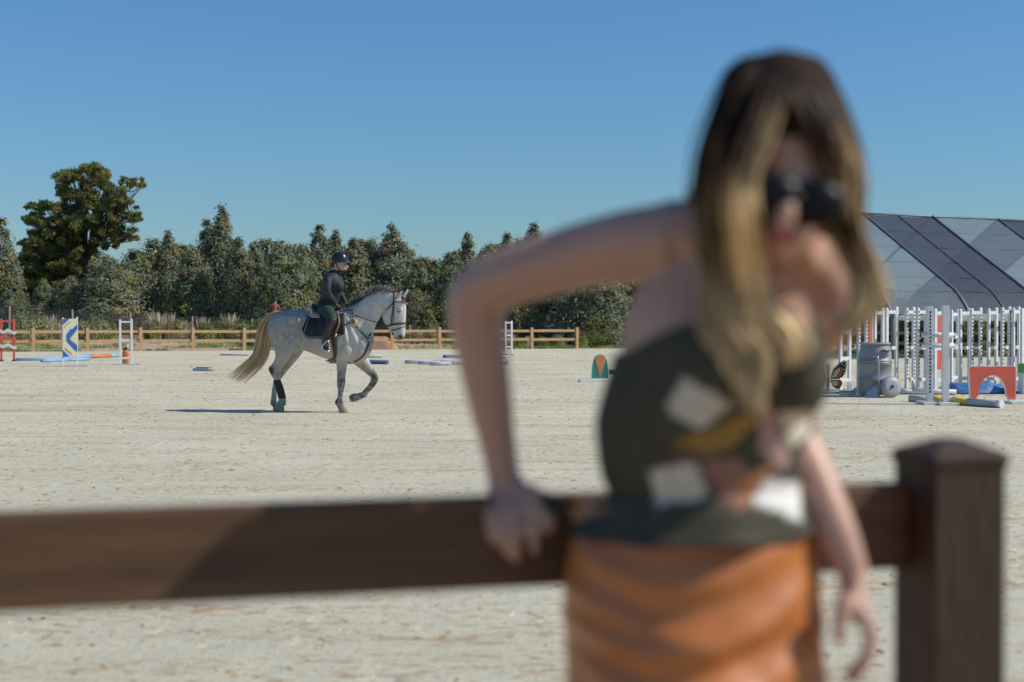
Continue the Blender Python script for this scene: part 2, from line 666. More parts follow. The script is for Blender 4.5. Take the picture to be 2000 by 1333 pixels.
# loose clods and crumbs kicked up over the sand
def clods():
    V, F, C = [], [], []
    base = np.array([(1, 0, 0.25), (0.2, 0.95, 0.2), (-0.9, 0.4, 0.3), (-0.5, -0.8, 0.2), (0.6, -0.75, 0.3), (0.05, 0.05, 0.9)])
    tris = [(0, 1, 5), (1, 2, 5), (2, 3, 5), (3, 4, 5), (4, 0, 5)]
    n = 0
    r = np.random.RandomState(3)
    lanes = [(r.uniform(5, 60), r.uniform(-0.10, 0.14)) for _ in range(60)]
    for i in range(26000):
        if r.rand() < 0.6:
            ly, sl = lanes[r.randint(len(lanes))]
            x0 = r.uniform(-0.42, 0.42) * (ly + 6)
            y = ly + sl * x0 + r.normal(0, 0.18)
            x = x0
        else:
            y = 4.5 + 45 * r.rand() ** 1.5
            x = r.uniform(-0.42, 0.42) * (y + 4)
        if y < 4 or y > arena_edge(x) - 1:
            continue
        s = abs(r.normal(0.006, 0.0045)) + 0.0025 + y * 0.00016
        if r.rand() < 0.02:
            s *= 1.8
        a = r.uniform(0, 6.28)
        ca, sa = math.cos(a), math.sin(a)
        b = base * np.array([s * r.uniform(0.9, 2.6), s * r.uniform(0.7, 1.2), s * r.uniform(0.3, 0.75)])
        b = b + r.normal(0, s * 0.15, b.shape)
        p = np.stack([b[:, 0] * ca - b[:, 1] * sa + x, b[:, 0] * sa + b[:, 1] * ca + y, b[:, 2]], 1)
        p[:5, 2] = np.minimum(p[:5, 2], 0.3 * s) - 0.003
        V.append(p)
        F += [(n + a_, n + b_, n + c_) for a_, b_, c_ in tris]
        n += 6
        k = r.rand()
        c = np.array((0.55, 0.50, 0.38)) if k < 0.35 else (np.array((0.46, 0.32, 0.165)) if k < 0.93 else np.array((0.22, 0.14, 0.085)))
        C.append(np.repeat((c * r.uniform(0.8, 1.15))[None], 6, 0))
    me = np_mesh('sand_clods', np.concatenate(V), F, np.concatenate(C))
    o = link('sand_clods', me, attr_mat('clod', 0.95, 0.2, 30, 0.1))
    tag(o, 'crumbs of damp sand scattered over the pale arena floor', 'sand', kind='stuff')
clods()

# ================================================================== fences
M_TAN = paint('tan_stained_wood', (0.60, 0.36, 0.175), 0.7, 0.16, 3.0, 0.2, 20, (1, 1, 1), dirt=(0.62, 0.43, 0.26), dirt_amt=0.5)
def post_mesh(w, h, cap=0.03, name='post'):
    mb = MB()
    q = w / 2
    r = lambda a, z: [(-a, -a, z), (a, -a, z), (a, a, z), (-a, a, z)]
    mb.rings([r(q, -0.4), r(q, h - cap), r(q * 1.05, h - cap + 0.002), r(q * 1.05, h - cap + 0.012), r(0.012, h)])
    return mb.mesh(name)

def rail_mesh(length, w, h, name='rail'):
    mb = MB()
    mb.box((0, -w / 2, 0), (length, w / 2, h))
    me = mb.mesh(name)
    bm = bmesh.new(); bm.from_mesh(me)
    bmesh.ops.bevel(bm, geom=list(bm.edges), offset=0.006, segments=1, affect='EDGES')
    bm.to_mesh(me); bm.free()
    return me

def two_rail_fence(p0, step, ks, label, rail_rows=((0.86, 0.13), (0.42, 0.13)), height=1.12, mat=None, post_w=0.14):
    f = empty('ranch_fence', p0)
    ang = math.atan2(step.y, step.x)
    f.rotation_euler = (0, 0, ang)
    L_ = step.length
    pm = post_mesh(post_w, height)
    rm = rail_mesh(L_ - post_w - 0.004, 0.045, rail_rows[0][1])
    for me in (pm, rm):
        me.materials.append(mat or M_TAN)
    for i, k in enumerate(ks):
        o = link('post', pm, None, f)
        o.location = (k * L_, 0, rnd.uniform(-0.015, 0.015))
        o.rotation_euler = (R(rnd.uniform(-0.6, 0.6)), R(rnd.uniform(-0.6, 0.6)), R(rnd.uniform(-2, 2)))
        if i < len(ks) - 1:
            for z, h in rail_rows:
                q = link('rail', rm, None, f)
                q.location = (k * L_ + post_w / 2 + 0.002, rnd.uniform(-0.006, 0.006), z + rnd.uniform(-0.01, 0.01))
                q.rotation_euler = (0, R(rnd.uniform(-0.25, 0.25)), 0)
    tag(f, label, 'fence')
    return f
two_rail_fence(FENCE_P, FENCE_STEP, list(range(-3, 12)), 'tan two-rail wooden fence along the far edge of the sand arena')
sd = (SIDE_B - SIDE_A)
two_rail_fence(SIDE_A, sd.normalized() * 2.4, list(range(0, 8)), 'shaded brown two-rail fence behind the stored jump stands')

# --- net fence on stakes, further back
M_STAKE = paint('grey_weathered_stake', (0.42, 0.37, 0.30), 0.85, 0.2, 8, 0.3, 40)
def net_material():
    m, N, L, b = new_mat('black_netting')
    b.inputs['Base Color'].default_value = (0.035, 0.035, 0.035, 1)
    b.inputs['Roughness'].default_value = 0.8
    tc = N.new('ShaderNodeTexCoord')
    nz = N.new('ShaderNodeTexNoise'); nz.inputs['Scale'].default_value = 2.0; nz.inputs['Detail'].default_value = 6
    L.new(tc.outputs['Object'], nz.inputs['Vector'])
    mr = N.new('ShaderNodeMapRange'); mr.inputs['To Min'].default_value = 0.40; mr.inputs['To Max'].default_value = 0.75
    L.new(nz.outputs['Fac'], mr.inputs['Value'])
    tr = N.new('ShaderNodeBsdfTransparent')
    ms = N.new('ShaderNodeMixShader')
    L.new(mr.outputs[0], ms.inputs[0])
    L.new(tr.outputs[0], ms.inputs[1]); L.new(b.outputs[0], ms.inputs[2])
    L.new(ms.outputs[0], N['Material Output'].inputs['Surface'])
    return m
M_NET = net_material()
def net_fence():
    f = empty('net_fence', (0, 0, 0))
    tops = [(-100, 590, 73.0), (18, 598, 74.0), (142, 605, 75.0), (255, 612, 76.0), (375, 618, 77.0), (492, 623, 78.0), (600, 628, 79.0), (705, 632, 80.0), (800, 635, 81.0), (895, 637, 82.0), (985, 638, 83.0), (1067, 640, 84.0), (1170, 643, 84.5), (1270, 645, 84.5)]
    prev = None
    for px, py, Y in tops:
        p = unproject(px, py, Y)
        g = bank_height(p.x, p.y)
        mb = MB()
        mb.tube([(0, 0, -0.3), (0, 0, 0.5), (rnd.uniform(-0.03, 0.03), 0, p.z - g)], [0.055, 0.055, 0.05], 7)
        o = mb.build('stake', M_STAKE, f)
        o.location = (p.x, p.y, g)
        if prev is not None:
            (q, gq) = prev
            m2 = MB()
            d = (Vector((p.x, p.y, 0)) - Vector((q.x, q.y, 0)))
            rows = []
            for i in range(7):
                t = i / 6
                c = Vector((q.x, q.y, 0)) + d * t
                top = (q.z * (1 - t) + p.z * t) - 0.03 - 0.10 * math.sin(math.pi * t) * rnd.uniform(0.4, 1.0)
                bot = bank_height(c.x, c.y) + 0.02
                rows.append([(c.x, c.y, bot), (c.x, c.y - 0.01, (bot + top) / 2 + 0.02), (c.x, c.y, top)])
            m2.rings(rows, cap=False, close=False)
            m2.build('net_panel', M_NET, f)
        prev = (p, g)
    tag(f, 'low black net fence on grey stakes in front of the tree row', 'fence')
net_fence()

# ================================================================== vegetation
M_LEAF = attr_mat('leaf', 0.6, 0.12, 1.5, 0.2, translucent=0.3)
M_NEEDLE = attr_mat('needle', 0.6, 0.15, 1.5, 0.2, translucent=0.25)
M_BARK = paint('bark', (0.10, 0.075, 0.055), 0.9, 0.3, 4, 0.6, 12, (1, 1, 0.3))
M_GREYBARK = paint('grey_bark', (0.30, 0.25, 0.20), 0.9, 0.3, 4, 0.5, 12, (1, 1, 0.3))

def leaf_quads(cent, size, aspect, r, droop=0.5, out=None):
    """Diamond leaves at the given centres: returns verts (4n,3) and quads."""
    n = len(cent)
    d = r.normal(0, 1, (n, 3))
    d[:, 2] -= droop
    d /= np.linalg.norm(d, axis=1)[:, None] + 1e-9
    s = r.normal(0, 1, (n, 3))
    if out is not None:      # leaves turn their faces outwards from the clump
        nrm = out / (np.linalg.norm(out, axis=1)[:, None] + 1e-9) + r.normal(0, 0.45, (n, 3)) + np.array((0, 0, 0.25))
        nrm /= np.linalg.norm(nrm, axis=1)[:, None] + 1e-9
        d -= nrm * np.sum(d * nrm, 1)[:, None]
        d /= np.linalg.norm(d, axis=1)[:, None] + 1e-9
        s = np.cross(nrm, d)
    s -= d * np.sum(s * d, 1)[:, None]
    s /= np.linalg.norm(s, axis=1)[:, None] + 1e-9
    ln = size * r.uniform(0.7, 1.3, (n, 1))
    w = ln * aspect
    V = np.stack([cent - d * ln / 2, cent - d * ln * 0.05 + s * w / 2, cent + d * ln / 2, cent - d * ln * 0.05 - s * w / 2], 1).reshape(-1, 3)
    F = np.arange(4 * n).reshape(-1, 4)
    return V, F

def eucalyptus_mesh(seed, H=7.5, spread=1.5, leaves=105, clumps=210, red=0.12, low=0.04, tone=1.0, shape=1.6):
    r = np.random.RandomState(seed)
    Vs, Cs = [], []
    cents = []
    tops = [(0.0, 0.0, 1.0)] + [(r.uniform(-0.5, 0.5) * spread, r.uniform(-0.5, 0.5) * spread, r.uniform(0.72, 0.92)) for _ in range(3)]
    for i in range(clumps):
        tx, ty, th = tops[r.randint(len(tops))] if r.rand() < 0.6 else tops[0]
        t = low + (1 - low) * r.rand() ** 0.9
        prof = spread * (1 - t ** shape) ** 0.85 * (0.92 + 0.08 * math.sin(9 * t + seed)) * min(1.0, 0.55 + t * 2.5) + 0.06
        a = r.uniform(0, 6.283)
        rr = prof * math.sqrt(r.uniform(0.25, 1.0)) * r.uniform(0.85, 1.12)
        c = np.array((tx * t + rr * math.cos(a), ty * t + rr * math.sin(a), t * H * th))
        cr = (0.15 + 0.38 * (1 - t) ** 0.8) * r.uniform(0.8, 1.3)
        k = int(leaves * (0.22 + 1.1 * (1 - t)))
        pts = c + r.normal(0, 1, (k, 3)) * np.array((cr, cr, cr * 1.15)) * 0.62
        cents.append((c, cr))
        base = np.array((0.185, 0.215, 0.115)) if r.rand() < 0.5 else np.array((0.235, 0.255, 0.16))
        if r.rand() < red * (0.2 + 0.6 * t):
            base = np.array((0.33, 0.21, 0.13))
        elif r.rand() < 0.15:
            base = np.array((0.26, 0.26, 0.09))
        elif r.rand() < 0.10:
            base = np.array((0.27, 0.275, 0.20))
        cc = base * tone * r.uniform(0.7, 1.3, (k, 1))
        ax_ = np.array((tx * t, ty * t, c[2] - 0.3))
        V, _ = leaf_quads(pts, 0.25, 0.42, r, 0.5, (pts - c) * 0.7 + (c - ax_) * 0.8)
        Vs.append(V)
        Cs.append(np.repeat(cc, 4, 0))
    V = np.concatenate(Vs); C = np.concatenate(Cs)
    V[:, 2] = np.maximum(V[:, 2], 0.05)
    crown = np_mesh('crown', V, np.arange(len(V)).reshape(-1, 4), C)
    crown.materials.append(M_LEAF)
    mb = MB()
    mb.tube([(0, 0, -0.3), (0.05, 0, H * 0.3), (-0.04, 0.03, H * 0.65), (0, 0, H * 0.96)], [0.16, 0.12, 0.07, 0.012], 7, 3)
    for c, cr in cents[:46]:
        z0 = max(0.3, c[2] - 0.55 - abs(c[0]) * 0.4)
        mb.tube([(0, 0, z0), (c[0] * 0.5, c[1] * 0.5, (z0 + c[2]) / 2 - 0.05), tuple(c)], [0.045, 0.03, 0.008], 4)
    trunk = mb.mesh('trunk', True)
    trunk.materials.append(M_GREYBARK)
    return crown, trunk, H

EUC = [eucalyptus_mesh(1, 7.5, 1.9, shape=1.5), eucalyptus_mesh(2, 7.0, 2.0, red=0.22, shape=2.2), eucalyptus_mesh(3, 8.0, 1.7, red=0.06, shape=1.5), eucalyptus_mesh(4, 6.2, 2.2, red=0.04, tone=0.95, shape=3.0),
       eucalyptus_mesh(5, 7.2, 1.9, red=0.16, shape=1.9), eucalyptus_mesh(6, 6.8, 2.05, red=0.08, tone=1.1, shape=2.7)]
ORD = ['first', 'second', 'third', 'fourth', 'fifth', 'sixth', 'seventh', 'eighth', 'ninth', 'tenth', 'eleventh', 'twelfth', 'thirteenth', 'fourteenth', 'fifteenth', 'sixteenth', 'seventeenth', 'eighteenth', 'nineteenth', 'twentieth',
       'twenty-first', 'twenty-second', 'twenty-third', 'twenty-fourth', 'twenty-fifth', 'twenty-sixth']

def plant_tree(name, v, px, top, Y, wide, label, cat, group=None):
    p = unproject(px, top, Y)
    g = bank_height(p.x, p.y)
    crown, trunk, H = v
    s = (p.z - g) / H
    t = empty(name, (p.x, p.y, g), rnd.uniform(0, 6.28))
    t.scale = (s * wide, s * wide, s)
    link('crown', crown, None, t)
    link('trunk', trunk, None, t)
    tag(t, label, cat, group)
    return t

# front row: (x, top row in the photograph, depth, variant, width)
front = [(2, 425, 88, 2, 1.0), (262, 488, 86, 3, 1.15), (212, 500, 83, 5, 1.25), (328, 452, 88, 0, 0.9), (375, 478, 85, 4, 1.1), (404, 428, 90, 2, 0.85), (433, 404, 89, 0, 0.95), (466, 468, 84, 1, 0.95), (497, 470, 86, 4, 0.85), (545, 472, 82, 3, 1.05),
         (592, 478, 86, 5, 0.95), (624, 438, 88, 2, 0.9), (655, 452, 89, 0, 0.85), (690, 470, 86, 1, 1.05), (725, 468, 88, 5, 1.0), (766, 442, 87, 0, 1.2), (815, 505, 85, 4, 1.1), (850, 512, 88, 1, 1.0), (884, 492, 86, 3, 1.0),
         (914, 455, 89, 2, 0.95), (955, 480, 87, 5, 1.1), (990, 455, 90, 2, 0.9), (1042, 438, 89, 0, 1.0), (1085, 490, 85, 4, 1.1), (1130, 500, 83, 3, 1.15), (1178, 520, 82, 5, 1.2)]
look = {0: 'tall pointed', 1: 'reddish tipped', 2: 'slim pointed', 3: 'broad dense green', 4: 'bushy olive green', 5: 'bushy pale grey-green'}
right_of = sorted([t for t in front if t[0] > 200])
for t in front:
    if t[0] < 200:
        lab = 'grey-green eucalyptus cut by the left picture edge beside the big pine'
    else:
        k = right_of.index(t)
        lab = '%s eucalyptus, %s in the row counting rightwards from the big pine' % (look[t[3]], ORD[k])
    plant_tree('eucalyptus_tree', EUC[t[3]], t[0], t[1], t[2], t[4], lab, 'tree', 'eucalyptus trees in the row behind the arena')
# second row that closes the gaps
back = [(-70, 470, 95, 1, 1.3), (30, 560, 86, 3, 1.2), (62, 485, 94, 3, 1.3), (108, 465, 94, 4, 1.3), (150, 460, 95, 3, 1.3), (85, 545, 84, 4, 1.3), (140, 540, 84, 5, 1.3), (185, 530, 84, 1, 1.2), (300, 490, 95, 5, 1.3), (350, 500, 94, 3, 1.3), (450, 490, 95, 4, 1.3), (520, 490, 94, 5, 1.3), (570, 500, 95, 3, 1.3), (640, 490, 95, 4, 1.3), (705, 490, 94, 3, 1.3), (790, 505, 94, 5, 1.3),
        (830, 525, 94, 3, 1.3), (900, 510, 95, 4, 1.4), (970, 500, 96, 3, 1.4), (1020, 490, 95, 5, 1.3), (1065, 495, 94, 3, 1.3), (1110, 500, 95, 4, 1.4), (1160, 505, 93, 1, 1.4), (1215, 515, 92, 3, 1.4), (1270, 520, 92, 5, 1.4), (1330, 525, 92, 4, 1.4), (1390, 530, 92, 3, 1.4), (1450, 535, 92, 1, 1.4),
        (1520, 560, 95, 3, 1.4), (1590, 560, 94, 5, 1.4), (1660, 562, 95, 4, 1.4), (1730, 562, 94, 3, 1.4), (1800, 565, 95, 5, 1.4), (1870, 565, 94, 4, 1.4), (1940, 566, 95, 3, 1.4), (2010, 566, 94, 1, 1.4), (2090, 560, 95, 5, 1.4), (2170, 556, 94, 3, 1.4), (2250, 550, 95, 4, 1.4), (2340, 545, 94, 5, 1.4),
        (-150, 480, 95, 3, 1.4), (-230, 490, 94, 5, 1.4), (-310, 480, 95, 4, 1.4), (-400, 490, 94, 3, 1.4)]
for i, t in enumerate(back):
    plant_tree('eucalyptus_tree', EUC[t[3]], t[0], t[1] - (22 if 220 < t[0] < 1500 else 0), t[2], t[4], 'low eucalyptus behind the shade house roof' if t[0] > 1500 else 'shaded eucalyptus half hidden behind the front trees of the row', 'tree', 'trees behind the shade house' if t[0] > 1500 else 'shaded trees behind the front row')

# --- big pine
def big_pine():
    Y = 91.0
    r = np.random.RandomState(21)
    S = 4.4444
    def Z(zx, zy, dy=0.0):
        return unproject(zx / S, 300 + zy / S, Y + dy)
    base = unproject(165, 640, Y)
    g = bank_height(base.x, base.y)
    pads = [(810, 150, 95), (870, 175, 80), (740, 130, 55), (560, 190, 85), (640, 200, 90), (700, 230, 95), (540, 265, 75), (800, 250, 95), (880, 240, 60), (1120, 245, 75), (1190, 255, 55), (1060, 290, 70), (960, 290, 80), (600, 350, 85), (560, 320, 70), (760, 330, 80), (860, 360, 80), (900, 430, 90),
            (1040, 370, 85), (1110, 430, 80), (1000, 440, 85), (310, 460, 75), (400, 470, 70), (470, 440, 60), (440, 530, 95), (290, 590, 75), (360, 560, 85), (410, 630, 100), (600, 480, 80), (690, 560, 105), (560, 600, 90), (820, 480, 80), (1000, 520, 95), (1130, 540, 80), (1180, 580, 55), (890, 590, 95),
            (820, 640, 90), (1000, 650, 90), (1120, 690, 65), (1170, 730, 40), (650, 650, 95), (490, 700, 105), (350, 700, 95), (290, 770, 85), (210, 790, 50), (400, 790, 95), (520, 790, 90), (620, 740, 80), (930, 700, 80), (1030, 740, 60), (760, 450, 60), (700, 420, 60), (300, 860, 100), (430, 880, 110), (560, 870, 110), (680, 850, 100), (790, 830, 80), (250, 960, 100), (380, 980, 110), (520, 970, 110), (640, 960, 110), (330, 1080, 110), (470, 1080, 110), (600, 1070, 110), (700, 1000, 80), (860, 780, 70), (960, 790, 60)]
    Vs, Cs = [], []
    limbs = MB()
    trunk_top = Z(740, 300)
    o = Vector((base.x, base.y, g))
    tp = [Z(745, 1300), Z(745, 1000), Z(720, 800), Z(700, 600), Z(715, 420), Z(780, 220)]
    limbs.tube([p - o for p in tp], [0.36, 0.31, 0.24, 0.17, 0.11, 0.04], 9, 3)
    fork = [Z(750, 960), Z(790, 760), Z(820, 620), Z(940, 450), Z(1080, 320)]
    limbs.tube([p - o for p in fork], [0.20, 0.17, 0.12, 0.08, 0.03], 8, 3)
    left = [Z(735, 850), Z(600, 760), Z(450, 640), Z(330, 520)]
    limbs.tube([p - o for p in left], [0.2, 0.15, 0.1, 0.04], 7, 3)
    small = []
    for zx, zy, rr in pads:
        for _ in range(8):
            small.append((zx + r.uniform(-0.95, 0.95) * rr, zy + r.uniform(-0.55, 0.55) * rr, rr * r.uniform(0.22, 0.42)))
    for zx, zy, rr in small:
        dy = r.uniform(-2.2, 2.2)
        c = np.array(Z(zx, zy, dy) - o)
        R_ = rr / S / (FPX / (Y + dy)) * 1.0
        k = int(800 * R_ * R_ / 0.36) + 16
        p = r.normal(0, 1, (k, 3))
        p /= np.linalg.norm(p, axis=1)[:, None]
        p *= (r.uniform(0.35, 1.0, (k, 1))) ** 0.6
        p = p * np.array((R_ * 1.15, R_ * 1.3, R_ * 0.5))
        lump = r.normal(0, 0.30 * R_, (k, 3))
        pts = c + p + lump
        V, _ = leaf_quads(pts, 0.28, 0.24, r, -0.5)
        col = np.array((0.175, 0.20, 0.058)) * r.uniform(0.65, 1.3)
        if r.rand() < 0.25:
            col = np.array((0.26, 0.235, 0.075))
        Vs.append(V)
        Cs.append(np.repeat(col * r.uniform(0.75, 1.25, (k, 1)), 4, 0))
        # limb into the pad
        j = r.randint(1, 5)
        a = (tp[j] if zx < 800 else fork[min(j, 4)]) - o
        cv = Vector(c)
        limbs.tube([a, (a + cv) / 2 - Vector((0, 0, 0.25)), cv - Vector((0, 0, R_ * 0.3))], [0.04, 0.03, 0.010], 5, 2)
    V = np.concatenate(Vs); C = np.concatenate(Cs)
    t = empty('pine_tree', o)
    crown = np_mesh('crown', V, np.arange(len(V)).reshape(-1, 4), C)
    link('crown', crown, M_NEEDLE, t)
    limbs.build('trunk', M_BARK, t, True)
    tag(t, 'tall dark pine with layered flat foliage, rising above the tree row', 'tree')
big_pine()

# --- shrubs, weeds and dry reeds along the net fence
def shrub_mesh(seed, w, h, tone, leaves=1500, size=0.12, sticks=14):
    r = np.random.RandomState(seed)
    Vs, Cs = [], []
    for i in range(34):
        a, t = r.uniform(0, 6.28), r.rand()
        rr = w * math.sqrt(r.rand()) * (1 - 0.6 * t)
        c = np.array((rr * math.cos(a), rr * math.sin(a) * 0.8, h * (0.12 + 0.8 * t)))
        k = leaves // 34
        pts = c + r.normal(0, 1, (k, 3)) * np.array((0.17, 0.17, 0.16)) * w * 1.1
        V, _ = leaf_quads(pts, size, 0.4, r, -0.4, pts - np.array((0, 0, h * 0.3)))
        Vs.append(V)
        Cs.append(np.repeat(np.array(tone) * r.uniform(0.7, 1.3) * r.uniform(0.8, 1.2, (k, 1)), 4, 0))
    V = np.concatenate(Vs); C = np.concatenate(Cs)
    V[:, 2] = np.maximum(V[:, 2], 0.0)
    crown = np_mesh('foliage', V, np.arange(len(V)).reshape(-1, 4), C)
    crown.materials.append(M_LEAF)
    mb = MB()
    for i in range(sticks):
        a = r.uniform(0, 6.28)
        q = w * r.uniform(0.2, 0.8)
        mb.tube([(0.04 * math.cos(a), 0.04 * math.sin(a), -0.1), (q * 0.4 * math.cos(a), q * 0.4 * math.sin(a), h * 0.4), (q * math.cos(a), q * math.sin(a), h * 0.85)], [0.015, 0.011, 0.004], 4)
    stem = mb.mesh('stems')
    stem.materials.append(M_GREYBARK)
    return crown, stem

SHRUBS = [shrub_mesh(31, 0.9, 1.2, (0.30, 0.32, 0.16)), shrub_mesh(32, 0.8, 1.0, (0.36, 0.34, 0.18)), shrub_mesh(33, 0.7, 0.9, (0.25, 0.30, 0.08)), shrub_mesh(34, 1.0, 1.4, (0.20, 0.25, 0.08), 2000)]
def shrub(v, px, py, Y, s, label, group='shrubs along the net fence', gz=None):
    p = unproject(px, py, Y)
    g = bank_height(p.x, p.y) if gz is None else gz
    t = empty('shrub', (p.x, p.y, g), rnd.uniform(0, 6.28))
    t.scale = (s, s, s * rnd.uniform(0.85, 1.15))
    link('foliage', SHRUBS[v][0], None, t)
    link('stems', SHRUBS[v][1], None, t)
    tag(t, label, 'shrub', group)
far_shrubs = [(40, 72.4, 0, 1.1), (62, 72.8, 0, 1.3), (85, 73, 1, 1.1), (160, 73.5, 1, 1.0), (190, 74, 0, 1.05), (215, 74, 2, 0.9), (300, 75, 2, 0.9), (345, 75.5, 1, 1.0), (408, 76, 2, 1.1), (428, 76.2, 3, 0.9), (450, 76.5, 1, 0.9), (470, 76.5, 2, 1.0), (500, 77, 3, 0.9),
              (790, 79.5, 2, 0.8), (815, 79, 1, 0.8), (845, 79, 0, 0.8), (880, 79.5, 2, 0.8), (990, 80, 1, 0.9), (1015, 79, 2, 0.7), (1058, 80, 2, 0.8), (1090, 80, 1, 0.7), (1135, 79, 2, 0.9), (1155, 79.5, 3, 0.7), (1180, 79, 2, 0.85), (1205, 79, 1, 0.9), (1235, 79, 3, 0.8)]
for i, (px, Y, v, s) in enumerate(far_shrubs):
    if px < 100: where = '%s of three pale shrubs between the red and the blue jump stands' % ORD[i]
    elif px < 230: where = '%s of three low shrubs between the blue and white jump stands' % ORD[i - 3]
    elif px < 520: where = 'green shrub behind the tan fence, %s rightwards from the white ladder stand' % ORD[i - 6]
    elif px < 900: where = 'weedy green shrub behind the tan fence below the horse\'s head, %s from its muzzle' % ORD[i - 13]
    else: where = 'small green shrub near the far fence end, %s of the clump beside the elbow gap' % ORD[i - 17]
    shrub(v, px, 640, Y, s, where)
for i, (px, Y, v, s) in enumerate([(1700, 66, 3, 1.5), (1760, 67, 2, 1.6), (1800, 67, 3, 1.7), (1885, 67, 2, 1.9), (1915, 66, 2, 1.7), (1945, 68, 3, 1.9), (1985, 66, 2, 1.5), (2020, 66, 3, 1.8)]):
    shrub(v, px, 640, Y, s, 'leafy green bush under the shade roof, %s behind the stored jump stands from the barrel' % ORD[i], 'bushes under the shade roof', 0.0)

def reed_mesh(seed, n, h, w):
    r = np.random.RandomState(seed)
    V, C = [], []
    for i in range(n):
        a = r.uniform(0, 6.28); q = w * math.sqrt(r.rand())
        x, y = q * math.cos(a), q * math.sin(a)
        hh = h * r.uniform(0.5, 1.0)
        lx, ly = r.normal(0, 0.13, 2) * hh
        wd = r.uniform(0.012, 0.03)
        b = r.uniform(0, 3.14)
        dx, dy = wd * math.cos(b), wd * math.sin(b)
        fat = 1.0 if r.rand() < 0.7 else 3.0
        V += [(x - dx, y - dy, 0), (x + dx, y + dy, 0), (x + lx + dx * fat, y + ly + dy * fat, hh * 0.75), (x + lx - dx * fat, y + ly - dy * fat, hh * 0.75)]
        V += [(x + lx - dx * fat, y + ly - dy * fat, hh * 0.75), (x + lx + dx * fat, y + ly + dy * fat, hh * 0.75), (x + lx * 1.5 + dx * .2, y + ly * 1.5, hh), (x + lx * 1.5 - dx * .2, y + ly * 1.5, hh)]
        c = np.array((0.55, 0.46, 0.32)) * r.uniform(0.7, 1.2)
        C += [c] * 8
    me = np_mesh('reed_blades', V, np.arange(len(V)).reshape(-1, 4), np.array(C))
    me.materials.append(M_LEAF)
    return me
REEDS = [reed_mesh(41, 130, 1.9, 0.35), reed_mesh(42, 90, 1.5, 0.3), reed_mesh(43, 60, 1.2, 0.22)]
for i, (px, Y, v, s, lab) in enumerate([(100, 73.5, 0, 0.9, 'clump of dry tan reeds left of the blue chevron stand'), (112, 73.6, 2, 0.9, 'small dry reed tuft right beside the blue chevron stand'), (290, 75.5, 1, 1.0, 'left one of the dry pampas clumps right of the white ladder stand'),
                                   (308, 75.2, 0, 1.05, 'tallest dry pampas clump right of the white ladder stand'), (328, 75.4, 0, 1.0, 'right one of the dry pampas clumps right of the white ladder stand'), (365, 76, 1, 0.9, 'dry grass tuft just left of a net fence stake'),
                                   (395, 76.2, 1, 1.1, 'dry stalks behind the fence halfway from white stand to horse tail'), (452, 76.8, 0, 1.0, 'dry pale stalks near the grey horse\'s tail'), (1028, 79, 2, 0.8, 'dry tuft right of the far white ladder stand')]):
    p = unproject(px, 640, Y)
    o = link('dry_reeds', REEDS[v], None)
    o.location = (p.x, p.y, bank_height(p.x, p.y) - 0.02)
    o.rotation_euler = (0, 0, rnd.uniform(0, 6.28))
    o.scale = (s * 0.8, s * 0.8, s * 0.8)
    tag(o, lab, 'reeds', 'dry reed clumps')

def grass_strip():
    r = np.random.RandomState(5)
    V, C = [], []
    n = 0
    for i in range(6500):
        x = r.uniform(-28, 26)
        e = arena_edge(x)
        if x < -3:
            d = abs(r.normal(0.15, 0.15)) if r.rand() < 0.25 else r.normal(4.8, 0.8)
            if noise.noise(Vector((x * 0.35, d * 0.6, 1.7))) < -0.08:
                continue
        else:
            d = abs(r.normal(0, 2.5)) + 0.1
            if noise.noise(Vector((x * 0.5, d * 0.5, 1.7))) < -0.2:
                continue
        d = max(0.12, d)
        y = e + d
        z = bank_height(x, y)
        dry = r.rand() < 0.2
        c0 = np.array((0.40, 0.35, 0.17)) if dry else np.array((0.24, 0.33, 0.07))
        for b in range(4):
            a = r.uniform(0, 6.28)
            hh = r.uniform(0.06, 0.2)
            wd = r.uniform(0.012, 0.025)
            lx, ly = r.normal(0, 0.07, 2)
            bx, by = x + r.normal(0, 0.05), y + r.normal(0, 0.05)
            V += [(bx - wd * math.cos(a), by - wd * math.sin(a), z - 0.02), (bx + wd * math.cos(a), by + wd * math.sin(a), z - 0.02), (bx + lx, by + ly, z + hh)]
            C += [c0 * r.uniform(0.7, 1.3)] * 3
    me = np_mesh('grass', V, np.arange(len(V)).reshape(-1, 3), np.array(C))
    o = link('grass', me, M_LEAF)
    tag(o, 'thin green grass and weeds growing along the arena edge', 'grass', kind='stuff')
grass_strip()

# dirt heap behind the horse's chest
def dirt_heap():
    p = unproject(722, 680, 72.6)
    nx, ny = 26, 14
    V, F = [], []
    for i in range(nx):
        for j in range(ny):
            u, v = i / (nx - 1) * 2 - 1, j / (ny - 1) * 2 - 1
            h = max(0.0, 1 - max(abs(u) ** 1.0, abs(v) ** 1.6) * 1.05) * 1.5
            h = min(h, 0.62) + 0.04 * fbm((u * 3, v * 3, 1), 1.5)
            if abs(u) > 0.97 or abs(v) > 0.97:
                h = -0.1
            V.append((u * 1.5, v * 1.0, h))
    for i in range(nx - 1):
        for j in range(ny - 1):
            a = i * ny + j
            F.append((a, a + ny, a + ny + 1, a + 1))
    me = np_mesh('dirt_heap', V, F, smooth=True)
    o = link('dirt_heap', me, paint('red_dirt', (0.40, 0.24, 0.14), 0.95, 0.15, 3, 0.4, 20))
    o.location = (p.x, p.y, bank_height(p.x, p.y))
    tag(o, 'low heap of reddish dirt behind the fence and the horse\'s chest', 'dirt heap')
dirt_heap()

